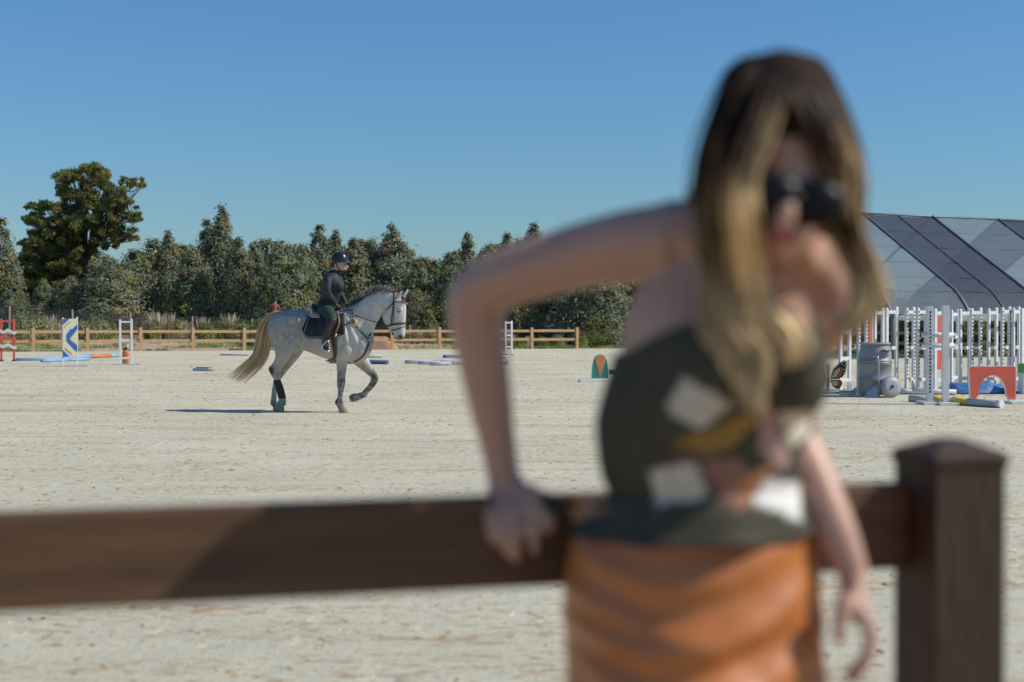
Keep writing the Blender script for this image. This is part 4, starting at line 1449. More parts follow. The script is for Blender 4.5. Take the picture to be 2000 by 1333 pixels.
def red_arch():
    p = on_ground(1937, 789)
    t = empty('arch_filler', p, R(8))
    W, H = 0.86, 0.60
    outer = []
    for cx, cz, a0 in ((W / 2 - 0.04, H - 0.04, 0), (-W / 2 + 0.04, H - 0.04, 90)):
        for i in range(5):
            a = R(a0 + 90 * i / 4)
            outer.append((cx + 0.04 * math.cos(a), cz + 0.04 * math.sin(a)))
    arch = []
    for i in range(17):
        a = math.pi * i / 16
        arch.append((-0.26 * math.cos(a) * (1.0), 0.10 + 0.34 * math.sin(a)))
    def shape(g):
        # right leg, top, left leg, then the arch back to the right leg
        pts = [(W / 2 - g, 0.0)] + [(x * (1 - 2 * g / W), z - g) for x, z in outer] + [(-W / 2 + 0.03 + g, 0.0), (-0.31 - 0 * g, 0.0)]
        pts += [(x * (1 + g), z + g) for x, z in arch] + [(0.31, 0.0)]
        return pts
    mb = MB(); mb.prism(shape(0.0), 0.06, ((0, 0, 0.05), (1, 0, 0), (0, 0, 1), (0, 1, 0))); mb.build('board', M_WHITE, t)
    mb = MB(); mb.prism([(x * 0.995, z + 0.03 if z < 0.01 else z) for x, z in shape(0.006)], 0.005, ((0, -0.0325, 0.05), (1, 0, 0), (0, 0, 1), (0, 1, 0))); mb.build('red_face', M_RED, t)
    slab(t, 'foot', (-0.45, -0.2, 0), (-0.29, 0.25, 0.049), M_WHITE)
    slab(t, 'foot', (0.27, -0.2, 0), (0.62, 0.25, 0.049), M_WHITE)
    tag(t, 'red board with a half-round arch cut out, right of the tall stand', 'filler')
red_arch()

pole(on_ground(1776, 785.5), on_ground(1868, 788.5), [(0.45, M_LGREY), (0.28, M_YELLOW), (0.27, M_WHITE)], 'grey and yellow pole lying at the feet of the tall stand', 0.06)
pole(on_ground(1859, 791), on_ground(1957, 797.5), [(0.33, M_YELLOW), (0.58, M_LGREY), (0.09, M_WHITE)], 'yellow and pale grey pole in front of the red arch', 0.065)
pole(on_ground(1752, 770.5), on_ground(1868, 772), [(0.25, M_LGREY), (0.75, M_WHITE)], 'off-white pole under the stored row right of the barrel', 0.055)
pole(on_ground(1640, 772.5), on_ground(1690, 772.5), [(1, M_LGREY)], 'short grey pole between the butterfly and the barrel', 0.045)

def tarp():
    p = on_ground(1930, 768)
    nx, ny = 70, 26
    V, F = [], []
    for i in range(nx):
        for j in range(ny):
            u, v = i / (nx - 1), j / (ny - 1)
            x = (u - 0.5) * 1.75
            prof = math.sin(math.pi * v) ** 0.55
            h = 0.8 * (0.10 + 0.17 * math.exp(-((u - 0.45) / 0.2) ** 2) + 0.12 * math.exp(-((u - 0.12) / 0.16) ** 2)) * prof
            h += 0.05 * fbm((x * 3, v * 1.5, 5), 1.6) * prof + 0.02 * fbm((x * 9 + v * 4, v * 5, 2), 1.5) * prof
            edge = min(1.0, min(u, 1 - u) * 12)
            V.append((x + 0.03 * fbm((u * 4, v * 4, 8), 1), (v - 0.5) * 0.75 * (0.7 + 0.4 * math.sin(3 * u + 1)) - 0.10 * math.sin(5 * u), max(0.004, 0.02 + h * edge)))
    for i in range(nx - 1):
        for j in range(ny - 1):
            a = i * ny + j
            F.append((a, a + ny, a + ny + 1, a + 1))
    me = np_mesh('tarpaulin', V, F, smooth=True)
    o = link('tarpaulin', me, paint('blue_tarp', (0.06, 0.18, 0.38), 0.6, 0.2, 4, 0.3, 25))
    o.location = p
    tag(o, 'crumpled blue tarpaulin on the sand behind the red arch', 'tarpaulin')
    for k, (dx, dy, lab) in enumerate([(-0.42, -0.36, 'sawn log end poking from under the tarp left of the arch'), (0.23, -0.40, 'sawn log end under the tarp inside the red arch')]):
        mb = MB(); mb.tube([(0, 0, 0.055), (0.05, 0.35, 0.055)], 0.055, 12); b = mb.build('log', paint('cut_log', (0.36, 0.22, 0.13), 0.85, 0.3, 12), None)
        b.location = (p.x + dx, p.y + dy, 0)
        tag(b, lab, 'log')
tarp()

def green_box():
    p = on_ground(2012, 770)
    t = empty('filler_block', p, R(10))
    slab(t, 'lower_board', (-0.20, -0.1, 0.0), (0.5, 0.1, 0.42), M_WHITE)
    slab(t, 'upper_board', (-0.20, -0.11, 0.422), (0.5, 0.11, 0.60), paint('bright_green', (0.10, 0.36, 0.05), 0.5))
    tag(t, 'bright green topped block cut by the right picture edge', 'filler')
green_box()
# ================================================================== grey horse
H_Y = 22.4
H_O = unproject(440 + 640 / 3.602, 800, H_Y); H_O.z = 0.0
H_TH = R(14)
hc, hs = math.cos(H_TH), math.sin(H_TH)
def HS(px, py, y):
    """Point in the horse's own space (x forward, y to its left, z up) seen at photo pixel (px, py), y metres off its midline."""
    k = (px - 1000.0) / FPX
    x = (k * (H_Y + y * hc) - H_O.x - y * hs) / (hc + k * hs)
    Yw = H_Y - x * hs + y * hc
    return Vector((x, y, unproject(px, py, Yw).z))
def HP(zx, zy, y=0.0):
    return HS(440 + zx / 3.602, 460 + zy / 3.602, y)
def R5(x, y, lat=0.0):
    return HS(580 + x / 5.557, 480 + y / 5.557, lat)
LAT = (0, 1, 0)

def horse_body(voxel=0.012):
    mb = MB()
    def loft(rows, lat=0.0, n=22, sub=4, power=2.0, bulge=0.25):
        mb.pairs([(HP(a[0], a[1], l), HP(b[0], b[1], l), w, LAT) for a, b, w, l in [(r + (lat,))[:4] if len(r) == 3 else r for r in rows]], n, sub, power, bulge)
    # trunk
    loft([((318, 610), (318, 715), 0.10), ((340, 566), (340, 770), 0.19), ((400, 537), (395, 805), 0.255), ((480, 523), (480, 805), 0.275), ((560, 527), (560, 812), 0.255), ((640, 548), (640, 842), 0.28), ((720, 556), (720, 873), 0.30), ((790, 528), (790, 886), 0.285),
          ((850, 508), (850, 892), 0.245), ((920, 535), (920, 897), 0.205), ((980, 585), (980, 880), 0.16), ((1018, 640), (1016, 835), 0.115), ((1034, 700), (1030, 780), 0.07)], n=28, power=2.15)
    # neck
    loft([((800, 530), (1000, 830), 0.20), ((850, 508), (1030, 755), 0.18), ((920, 480), (1040, 690), 0.135), ((1000, 424), (1064, 622), 0.105), ((1080, 390), (1100, 566), 0.09), ((1140, 388), (1122, 545), 0.085), ((1195, 402), (1140, 530), 0.08)], n=22)
    # head
    loft([((1190, 398), (1122, 505), 0.075), ((1238, 420), (1108, 560), 0.098), ((1268, 480), (1112, 600), 0.100), ((1272, 545), (1132, 636), 0.082), ((1268, 610), (1160, 664), 0.066), ((1266, 670), (1182, 692), 0.056), ((1264, 705), (1193, 718), 0.058), ((1250, 728), (1205, 735), 0.046)], n=20, power=2.2)
    # jaw muscle, brow, nostril rims
    for s in (-1, 1):
        mb.ellipsoid(HP(1150, 560, s * 0.05), 0.10, 0.05, 0.13, Matrix.Rotation(R(-20), 3, 'Y'))
        mb.ellipsoid(HP(1226, 520, s * 0.075), 0.045, 0.025, 0.035)
        mb.ellipsoid(HP(1238, 706, s * 0.038), 0.032, 0.02, 0.035)
        # haunch, stifle, point of hip, shoulder, forearm root, chest muscle
        mb.ellipsoid(HP(415, 670, s * 0.14), 0.235, 0.145, 0.28, Matrix.Rotation(R(14), 3, 'Y'))
        mb.ellipsoid(HP(478, 770, s * 0.155), 0.115, 0.10, 0.14, Matrix.Rotation(R(-25), 3, 'Y'))
        mb.ellipsoid(HP(480, 592, s * 0.235), 0.085, 0.065, 0.075, Matrix.Rotation(R(-20), 3, 'Y'))
        mb.ellipsoid(HP(900, 680, s * 0.125), 0.075, 0.105, 0.29, Matrix.Rotation(R(-22), 3, 'Y'))
        mb.ellipsoid(HP(850, 690, s * 0.162), 0.07, 0.11, 0.25, Matrix.Rotation(R(-14), 3, 'Y'))
        mb.ellipsoid(HP(945, 720, s * 0.09), 0.06, 0.095, 0.20, Matrix.Rotation(R(-20), 3, 'Y'))
        mb.ellipsoid(HP(965, 760, s * 0.09), 0.10, 0.095, 0.13)
        mb.ellipsoid(HP(850, 805, s * 0.155), 0.13, 0.095, 0.16, Matrix.Rotation(R(15), 3, 'Y'))
        mb.ellipsoid(HP(960, 830, s * 0.085), 0.10, 0.085, 0.12)
    # near (right) hind leg
    a = -0.135
    loft([((565, 640), (330, 640), 0.12), ((530, 740), (328, 735), 0.115), ((492, 800), (345, 800), 0.095), ((462, 850), (352, 858), 0.072), ((425, 905), (328, 905), 0.052), ((398, 945), (303, 936), 0.046), ((386, 985), (318, 978), 0.041), ((383, 1018), (340, 1014), 0.033),
          ((403, 1080), (362, 1086), 0.029), ((419, 1130), (377, 1140), 0.031), ((425, 1158), (372, 1166), 0.037), ((416, 1190), (364, 1190), 0.033), ((413, 1212), (350, 1208), 0.046), ((414, 1243), (346, 1241), 0.055)], a, 16, bulge=0.03)
    # far (left) hind leg
    a = 0.135
    loft([((585, 700), (440, 700), 0.11), ((560, 780), (445, 770), 0.095), ((540, 830), (432, 830), 0.075), ((492, 890), (405, 892), 0.06), ((440, 950), (368, 942), 0.048), ((410, 990), (345, 980), 0.042), ((374, 1035), (336, 1032), 0.033), ((363, 1090), (326, 1095), 0.03),
          ((360, 1145), (321, 1148), 0.032), ((362, 1182), (315, 1186), 0.038), ((372, 1204), (330, 1204), 0.035), ((385, 1218), (336, 1216), 0.046), ((392, 1236), (330, 1235), 0.053)], a, 16, bulge=0.03)
    # near fore leg
    a = -0.135
    loft([((890, 800), (765, 800), 0.10), ((872, 850), (772, 850), 0.085), ((862, 890), (780, 895), 0.068), ((850, 950), (786, 960), 0.053), ((844, 1005), (786, 1015), 0.045), ((844, 1042), (784, 1048), 0.047), ((836, 1078), (790, 1082), 0.038), ((828, 1125), (790, 1128), 0.029), ((827, 1160), (776, 1168), 0.035), ((832, 1186), (778, 1194), 0.034),
          ((848, 1208), (788, 1212), 0.040), ((862, 1228), (796, 1232), 0.050), ((874, 1252), (800, 1252), 0.056)], a, 16, bulge=0.03)
    # far fore leg, lifted
    a = 0.135
    loft([((985, 800), (880, 840), 0.095), ((1002, 858), (890, 890), 0.085), ((1028, 910), (930, 926), 0.066), ((1052, 952), (980, 964), 0.05), ((1074, 988), (1022, 1000), 0.044), ((1078, 1015), (1020, 1015), 0.045), ((1066, 1042), (1020, 1024), 0.038), ((1036, 1080), (997, 1060), 0.030), ((1006, 1112), (966, 1094), 0.030),
          ((992, 1138), (955, 1104), 0.036), ((955, 1154), (926, 1112), 0.034), ((930, 1166), (900, 1112), 0.042), ((905, 1174), (884, 1118), 0.048), ((884, 1174), (872, 1130), 0.048)], a, 16, bulge=0.05)
    # ears
    for base, mid, tip, lat in (((1210, 440), (1232, 408), (1250, 384), -0.055), ((1250, 435), (1272, 402), (1287, 377), 0.055)):
        mb.tube([HP(*base, lat), HP(*mid, lat), HP(*tip, lat)], [0.035, 0.03, 0.006], 10, 3, flat=((0.3, 1, 0), 0.6))
    # dock
    mb.tube([HP(400, 560), HP(350, 556), HP(315, 570), HP(285, 605)], [0.07, 0.055, 0.04, 0.025], 10, 3)
    return remesh('horse', mb, voxel, 4)

horse_me = horse_body()
def horse_coat(me, bay=False):
    V = verts_np(me)
    C = np.zeros((len(V), 3))
    eye_x = HP(1217, 538, 0).x
    hx = HP(1240, 705, 0)
    hock = HP(335, 950, -0.135)
    for i, v in enumerate(V):
        x, y, z = v
        n1 = fbm((x, y, z), 3.0, 3)
        n2 = fbm((x + 5, y * 1.2, z), 15.0, 2)
        n3 = fbm((x, y + 3, z), 26.0, 2)
        base = np.array((0.48, 0.46, 0.425))
        # flanks and quarters: dapples, and the shade of the flank put into the grey
        q = np.clip((0.45 - x) / 0.5, 0, 1) * np.clip((z - 0.65) / 0.3, 0, 1)
        dap = np.clip(0.5 + 0.6 * n2 + 0.5 * n3 + 0.8 * n1, 0, 1)
        base = base * (1 - 0.50 * q * (0.35 + 0.65 * dap))
        base = base * (1 + 0.14 * n2 * (1 - q))
        base = base * (1 + 0.10 * n1 + 0.05 * n3)
        # cream belly, elbows and inner legs, sand bounce put into the warm tint
        b = np.clip((1.12 - z) / 0.25, 0, 1) * np.clip((z - 0.55) / 0.2, 0, 1)
        base = base * (1 - 0.5 * b) + np.array((0.47, 0.41, 0.32)) * 0.5 * b
        # neck and face paler
        w = np.clip((x - 0.7) / 0.35, 0, 1) * np.clip((z - 1.15) / 0.1, 0, 1)
        base = base * (1 - 0.5 * w) + np.array((0.56, 0.54, 0.50)) * 0.5 * w * (1 + 0.25 * n2)
        # dark points on the legs
        leg = np.clip((0.82 - z) / 0.25, 0, 1)
        if x > 0.1:
            mott = np.clip(0.45 + 2.6 * n2 + 1.0 * n3, 0, 1)
            k = leg * (0.5 + 0.5 * mott)
            base = base * (1 - k) + np.array((0.125, 0.10, 0.085)) * k
        else:
            k = leg * np.clip(0.45 + 1.4 * n2, 0, 0.85)
            base = base * (1 - k) + np.array((0.20, 0.165, 0.14)) * k
            if y < 0:
                d = math.hypot(x - (hock.x - 0.035), z - hock.z)
                k = np.clip(1.5 - d / 0.075, 0, 1)
                base = base * (1 - k) + np.array((0.035, 0.028, 0.025)) * k
        if z < 0.16 and not (x > 0.5 and y > 0):
            k = np.clip((0.16 - z) / 0.08, 0, 1)
            base = base * (1 - k) + np.array((0.33, 0.25, 0.17)) * k
        # muzzle
        d = math.hypot(x - hx.x, z - (hx.z - 0.02))
        k = np.clip(1.4 - d / 0.045, 0, 1) * 0.85
        base = base * (1 - k) + np.array((0.05, 0.045, 0.045)) * k
        if x > 0.9 and z < HP(1200, 715).z:
            base = base * 0.55
        C[i] = base
    set_col(me, np.clip(C, 0.01, 0.9))
horse_coat(horse_me)
M_COAT = attr_mat('grey_coat', 0.55, 0.10, 70, 0.25, bump=0.12, bscale=120, sheen=0.1)
horse_me.materials.append(M_COAT)
horse = link('horse', horse_me)
horse.location = H_O
horse.rotation_euler = (0, 0, -H_TH)
tag(horse, 'dappled grey horse trotting across the arena with a rider', 'horse')
HBVH = BVHTree.FromPolygons([v.co[:] for v in horse_me.vertices], [p.vertices[:] for p in horse_me.polygons])

def on_side(zx, zy, off=0.01, side=-1, guess=-0.2):
    """Point on the horse's near flank under zoomed photo position, lifted by off; mirrored for side=+1."""
    y = guess
    hit = None
    for _ in range(3):
        p = HP(zx, zy, y)
        h = HBVH.ray_cast(Vector((p.x, -1.2, p.z)), Vector((0, 1, 0)))
        if h[0] is None or h[0].y > 0.05:
            n = HBVH.find_nearest(p)
            h = n
        hit = h
        y = h[0].y
    p = hit[0] + hit[1] * off
    if side > 0:
        p = Vector((p.x, -p.y, p.z))
    return p

# --- tail and mane
M_HAIRH = attr_mat('horse_hair', 0.5, 0.1, 30, 0.3)
def hair_strands(strands, name, parent, n=4):
    """strands: list of (points, radii, colours)."""
    V, F, C = [], [], []
    for pts, rad, col in strands:
        base = len(V)
        m = len(pts)
        u = None
        for i in range(m):
            d = (pts[min(i + 1, m - 1)] - pts[max(i - 1, 0)])
            d = d.normalized() if d.length > 1e-9 else Vector((0, 0, 1))
            if u is None: u = d.orthogonal().normalized()
            u = (u - d * u.dot(d)); u = u.normalized() if u.length > 1e-6 else d.orthogonal().normalized()
            w = d.cross(u)
            for j in range(n):
                t = 2 * math.pi * j / n
                p = pts[i] + (u * math.cos(t) + w * math.sin(t)) * rad[i]
                V.append((p.x, p.y, p.z)); C.append(col[i])
        for i in range(m - 1):
            for j in range(n):
                a = base + i * n + j; b = base + i * n + (j + 1) % n
                F.append((a, b, b + n, a + n))
    me = np_mesh(name, V, F, np.array(C), smooth=True)
    return me

def tail():
    Lc = catmull([(372, 540), (318, 548), (272, 585), (240, 640), (222, 710), (216, 785), (198, 850), (140, 905), (62, 980)], 3)
    Rc = catmull([(385, 556), (356, 590), (332, 640), (318, 700), (310, 760), (298, 830), (268, 890), (210, 955), (132, 1018)], 3)
    r = random.Random(4)
    out = []
    m = len(Lc)
    for i in range(560):
        w0 = r.random()
        w1 = min(1.15, max(-0.15, w0 + r.gauss(0, 0.2)))
        lat0, lat1 = r.gauss(0, 0.03), r.gauss(0, 0.075)
        end = r.uniform(0.55, 0.95) if r.random() < 0.55 else r.uniform(0.85, 1.12)
        ph, amp = r.uniform(0, 6.28), r.uniform(0, 9)
        pts, rad, col = [], [], []
        dark = r.uniform(0.7, 1.15)
        K = 13
        tone = r.random()
        for k in range(K):
            t = k / (K - 1) * end
            f = min(t, 0.999) * (m - 1)
            j = min(int(f), m - 2); g = f - j
            la = Lc[j] * (1 - g) + Lc[j + 1] * g
            ra = Rc[j] * (1 - g) + Rc[j + 1] * g
            w = w0 * (1 - t) + w1 * t
            p = la * (1 - w) + ra * w
            p = p + np.array((math.sin(ph + 5 * t), math.cos(ph + 4 * t))) * amp * t
            if t > 1: p = p + (Lc[-1] - Lc[-2]) * (t - 1) * 14
            fan = max(0.0, t - 0.6)
            p = p + np.array((-1.0, 0.5)) * (w - 0.4) * fan * -40 + np.array((math.sin(ph * 3), math.cos(ph * 3))) * fan * 16
            pts.append(HP(p[0], p[1], lat0 * (1 - t) + lat1 * t))
            rad.append(0.0052 * (1 - 0.8 * (k / (K - 1)) ** 1.5))
            c0 = np.array((0.38, 0.30, 0.21)); c1 = np.array((0.80, 0.54, 0.26)); c2 = np.array((0.86, 0.70, 0.44))
            c = c0 * (1 - min(1, t * 1.9)) + (c1 if tone < 0.6 else c2 if tone < 0.85 else c0 * 1.2) * min(1, t * 1.9)
            if tone > 0.93: c = np.array((0.09, 0.07, 0.055))
            col.append(c * dark)
        out.append((pts, rad, col))
    me = hair_strands(out, 'tail', horse)
    return link('tail', me, M_HAIRH, horse)
tail()

def mane():
    r = random.Random(9)
    crest = catmull([(895, 500), (935, 474), (1000, 424), (1080, 390), (1140, 386), (1190, 398)], 6)
    out = []
    for i in range(1000):
        t = r.random()
        if 0.70 < t < 0.76 and r.random() < 0.8: continue
        f = t * (len(crest) - 1); j = min(int(f), len(crest) - 2); g = f - j
        c = crest[j] * (1 - g) + crest[j + 1] * g
        root = HP(c[0], c[1] + 5, r.gauss(0, 0.012))
        L_ = r.uniform(0.07, 0.17)
        side = 1 if r.random() < 0.75 else -1
        up = r.uniform(0.035, 0.12)
        back = -r.uniform(0.3, 1.0)
        pts, rad, col = [], [], []
        shade = r.choice([0.03, 0.04, 0.06, 0.12, 0.25, 0.4])
        for k in range(7):
            u = k / 6
            pts.append(root + Vector((back * L_ * u * 0.8, side * L_ * 0.75 * u ** 1.3, up * math.sin(u * 2.2) - L_ * 0.55 * u * u)))
            rad.append(0.0055 * (1 - 0.75 * u))
            col.append(np.array((shade, shade * 0.95, shade * 0.9)))
        out.append((pts, rad, col))
    for i in range(60):   # forelock
        root = HP(1225 + r.uniform(-8, 10), 418, r.gauss(0, 0.02))
        tip = HP(1258 + r.uniform(-18, 8), 492 + r.uniform(-15, 15), r.gauss(-0.03, 0.04))
        mid = (root + tip) / 2 + Vector((0.045, 0, 0.02))
        s = r.choice([0.05, 0.1, 0.2])
        pts = [root.lerp(mid, u * 2) if u < 0.5 else mid.lerp(tip, u * 2 - 1) for u in (0, 0.17, 0.33, 0.5, 0.67, 0.83, 1)]
        out.append((pts, [0.004 * (1 - 0.8 * k / 6) for k in range(7)], [np.array((s, s, s))] * 7))
    me = hair_strands(out, 'mane', horse)
    return link('mane', me, M_HAIRH, horse)
mane()
M_EYE = paint('dark_eye', (0.01, 0.008, 0.008), 0.1, 0.1, 10)
for s in (-1, 1):
    e = on_side(1217, 538, -0.004, s, -0.08)
    mb = MB(); mb.ellipsoid(e, 0.022, 0.012, 0.015); mb.build('eye', M_EYE, horse, True)
    e = on_side(1236, 711, -0.002, s, -0.04)
    mb = MB(); mb.ellipsoid(e, 0.015, 0.008, 0.018); mb.build('nostril', M_EYE, horse, True)

# --- leg boots
M_BOOTB = paint('black_neoprene', (0.02, 0.02, 0.018), 0.7, 0.3, 12, 0.2, 40)
M_BOOTG = paint('sea_green_rubber', (0.12, 0.26, 0.20), 0.6, 0.25, 12, dirt=(0.33, 0.27, 0.2), dirt_amt=0.6)
def leg_boot(rows, lat, mat, name):
    mb = MB()
    mb.pairs([(HP(a[0], a[1], lat), HP(b[0], b[1], lat), w, LAT) for a, b, w in rows], 18, 3, 2.2, 0.02)
    return mb.build(name, mat, horse, True)
leg_boot([((387, 1016), (340, 1022), 0.046), ((400, 1050), (350, 1060), 0.046), ((414, 1095), (363, 1105), 0.045), ((426, 1146), (374, 1150), 0.050)], -0.135, M_BOOTB, 'brushing_boot')
leg_boot([((424, 1152), (376, 1158), 0.042), ((424, 1175), (364, 1178), 0.05), ((424, 1198), (355, 1196), 0.060)], -0.135, M_BOOTG, 'bell_boot')
leg_boot([((800, 1150), (776, 1156), 0.03), ((796, 1185), (771, 1190), 0.032)], -0.135, M_BOOTB, 'fetlock_pad')

# ================================================================== tack
M_LEATHER = paint('brown_leather', (0.065, 0.030, 0.018), 0.42, 0.25, 20)
M_TANLEATHER = paint('tan_leather', (0.22, 0.10, 0.045), 0.5, 0.2, 20)
M_DARKLEATHER = paint('dark_leather', (0.028, 0.018, 0.014), 0.4, 0.25, 20)
M_PAD = paint('navy_quilt', (0.012, 0.014, 0.022), 0.75, 0.3, 25, 0.3, 60)
M_PIPING = paint('pale_piping', (0.30, 0.34, 0.42), 0.6)
M_FLEECE = paint('cream_fleece', (0.55, 0.48, 0.33), 0.95, 0.15, 25, 0.8, 90)
M_SILVER = paint('polished_steel', (0.62, 0.62, 0.62), 0.22, 0.1, 10, metal=0.9)

def place(o):
    o.location = H_O
    o.rotation_euler = (0, 0, -H_TH)
    return o
def tack_root(name):
    return place(empty(name))

def flank_sheet(name, mat, parent, edges, off, nu=14, nv=12, side=-1, thick=0.012):
    """Sheet lying on the flank: edges(u, v) gives zoomed photo positions."""
    mb = MB()
    rows = []
    for i in range(nu + 1):
        rows.append([on_side(*edges(i / nu, j / nv), off, side) for j in range(nv + 1)])
    mb.rings(rows, cap=False, close=False)
    o = mb.build(name, mat, parent, True)
    s = o.modifiers.new('t', 'SOLIDIFY'); s.thickness = thick; s.offset = 0
    return o

def rounded(u, v, x0, x1, y0, y1, rad):
    """Rectangle in the zoomed photo with a rounded lower rear corner."""
    x = x0 + (x1 - x0) * u
    bottom = y1
    if x < x0 + rad:
        q = (x0 + rad - x) / rad
        bottom = y1 - rad * (1 - math.sqrt(max(0.0, 1 - q * q)))
    return x, bottom

pad = tack_root('saddle_pad')
def pad_edges(u, v):
    x, yb = rounded(u, v, 548, 840, 0, 722, 60)
    if x > 740: yb = 722 - (x - 740) * 0.30
    x = x + (1 - v) * 45 * (1 - u)
    yt = 560 + 6 * math.sin(u * 3.1) - 35 * max(0, u - 0.6)
    return x, yt + (yb - yt) * v
for s in (-1, 1):
    flank_sheet('quilt', M_PAD, pad, pad_edges, 0.014, 18, 14, s)
    pts = [on_side(*pad_edges(0.0, 0.05 + 0.95 * j / 14), 0.024, s) for j in range(15)] + [on_side(*pad_edges(j / 20, 1.0), 0.024, s) for j in range(1, 21)]
    inn = [on_side(*pad_edges(0.03, 0.05 + 0.91 * j / 14), 0.028, s) for j in range(15)] + [on_side(*pad_edges(0.03 + 0.9 * j / 20, 0.96), 0.028, s) for j in range(1, 21)]
    mb = MB(); mb.tube(pts, 0.008, 6); mb.build('binding', M_PAD, pad, True)
    mb = MB(); mb.tube(inn, 0.0055, 5); mb.build('piping', M_PIPING, pad, True)
tag(pad, 'dark navy saddle pad with pale piping on the grey horse', 'saddle pad')

fleece = tack_root('fleece_pad')
mb = MB()
for s in (-1, 1):
    mb.pairs([(on_side(592, 555, 0.03, s), on_side(598, 580, 0.03, s), 0.02, (0, 1, 0.3)), (on_side(615, 540, 0.045, s), on_side(620, 592, 0.045, s), 0.035, (0, 1, 0.3)), (on_side(650, 545, 0.05, s), on_side(655, 596, 0.05, s), 0.035, (0, 1, 0.3)), (on_side(676, 560, 0.04, s), on_side(676, 592, 0.04, s), 0.025, (0, 1, 0.3))], 12, 3)
mb.pairs([(HP(606, 520, -0.18), HP(606, 560, -0.18), 0.02, (1, 0, 0)), (HP(612, 512, 0), HP(612, 545, 0), 0.05, (1, 0, 0)), (HP(606, 520, 0.18), HP(606, 560, 0.18), 0.02, (1, 0, 0))], 12, 4)
fo = mb.build('fleece', M_FLEECE, fleece, True)
tag(fleece, 'cream fleece half pad showing behind the saddle', 'half pad')

saddle = tack_root('saddle')
mb = MB()
mb.pairs([(HP(625, 478), HP(640, 560), 0.15, LAT), (HP(650, 492), HP(655, 560), 0.17, LAT), (HP(700, 528), HP(700, 570), 0.15, LAT), (HP(760, 522), HP(760, 562), 0.11, LAT), (HP(805, 492), HP(815, 548), 0.075, LAT)], 18, 4)
mb.build('seat', M_DARKLEATHER, saddle, True)
def flap_edges(u, v):
    yt = 560 - 20 * u
    x0, x1 = 655 + 10 * v, 790 + 20 * v - 45 * v * v
    yb = 690 + 25 * math.sin(u * 3.14)
    return x0 + (x1 - x0) * u, yt + (yb - yt) * v
for s in (-1, 1):
    flank_sheet('flap', M_DARKLEATHER, saddle, flap_edges, 0.034, 10, 10, s, 0.014)
    # knee roll
    mb = MB(); mb.tube([on_side(795, 560, 0.05, s), on_side(805, 620, 0.05, s), on_side(775, 690, 0.05, s)], [0.012, 0.022, 0.014], 8, 4); mb.build('knee_roll', M_TANLEATHER, saddle, True)
    # girth
    g = [on_side(748, 690, 0.03, s), on_side(752, 740, 0.02, s), on_side(757, 800, 0.015, s), on_side(764, 850, 0.014, s)]
    b = HP(770, 882, 0); b.y = 0; b.z -= 0.012
    mb = MB()
    rows = []
    for p, q in zip(g, [on_side(786, 690, 0.03, s), on_side(786, 740, 0.02, s), on_side(785, 800, 0.015, s), on_side(784, 850, 0.014, s)]):
        rows.append([p, (p + q) / 2 + Vector((0, s * 0.004, 0)), q])
    e0 = HP(745, 884, 0); e1 = HP(790, 892, 0)
    rows.append([Vector((e0.x, s * 0.10, e0.z + 0.012)), Vector((b.x, s * 0.10, b.z + 0.012)), Vector((e1.x, s * 0.10, e1.z + 0.014))])
    rows.append([Vector((e0.x - 0.05, 0, e0.z - 0.012)), Vector((b.x, 0, b.z - 0.012)), Vector((e1.x, 0, e1.z - 0.012))])
    mb.rings(rows, cap=False, close=False)
    o = mb.build('girth', M_LEATHER, saddle, True)
    sm = o.modifiers.new('t', 'SOLIDIFY'); sm.thickness = 0.02; sm.offset = 0
    # stirrup leather and iron, hanging by the rider's foot
    lat = s * 0.405
    px = lambda x, y: HP(x, y, lat)
    mb = MB(); mb.bar(on_side(735, 575, 0.07, s), px(722, 735), 0.006, 0.025, (1, 0, 0)); mb.build('stirrup_leather', M_DARKLEATHER, saddle)
    top, l0, l1, r1 = px(722, 738), px(678, 795), px(680, 806), px(733, 815)
    mb = MB()
    mb.tube([top, px(700, 758), px(682, 785), l1], [0.012, 0.011, 0.012, 0.013], 8, 3)
    mb.tube([top, px(732, 765), px(736, 795), r1], [0.012, 0.011, 0.012, 0.013], 8, 3)
    mb.bar(l1, r1, 0.05, 0.012)
    mb.build('stirrup_iron', M_SILVER, saddle, True)
# belly guard of the girth, pointing back
mb = MB(); mb.pairs([(HP(775, 862, 0.0), HP(775, 892, 0.0), 0.09, LAT), (HP(740, 872, 0), HP(742, 890, 0), 0.08, LAT), (HP(704, 882, 0), HP(704, 887, 0), 0.03, LAT)], 12, 3); mb.build('belly_guard', M_LEATHER, saddle, True)
tag(saddle, 'dark leather jumping saddle with steel stirrup under the rider', 'saddle')

breast = tack_root('breastplate')
for s in (-1, 1):
    mb = MB(); mb.tube([on_side(*q, 0.010, s) for q in [(797, 676), (835, 636), (862, 622), (885, 615)]], [0.013, 0.012, 0.012, 0.012], 6, 3, ); mb.build('girth_strap', M_LEATHER, breast, True)
    mb = MB(); mb.tube([on_side(*q, 0.010, s) for q in [(915, 632), (945, 668), (975, 702), (998, 728)]], 0.012, 6, 3); mb.build('shoulder_strap', M_LEATHER, breast, True)
    mb = MB(); mb.tube([on_side(*q, 0.010, s) for q in [(895, 530), (901, 560), (903, 600)]], 0.013, 6, 3); mb.build('wither_strap', M_TANLEATHER, breast, True)
    mb = MB(); mb.tube([on_side(*q, 0.014, s) for q in [(800, 540), (850, 533), (895, 530)]], 0.009, 6, 3); mb.build('top_strap', M_DARKLEATHER, breast, True)
    c = on_side(900, 615, 0.012, s)
    mb = MB(); mb.ellipsoid(c, 0.072, 0.022, 0.075); mb.build('fleece_disc', M_FLEECE, breast, True)
    c2 = on_side(903, 608, 0.036, s)
    mb = MB(); mb.ellipsoid(c2, 0.03, 0.012, 0.045); mb.build('leather_patch', M_TANLEATHER, breast, True)
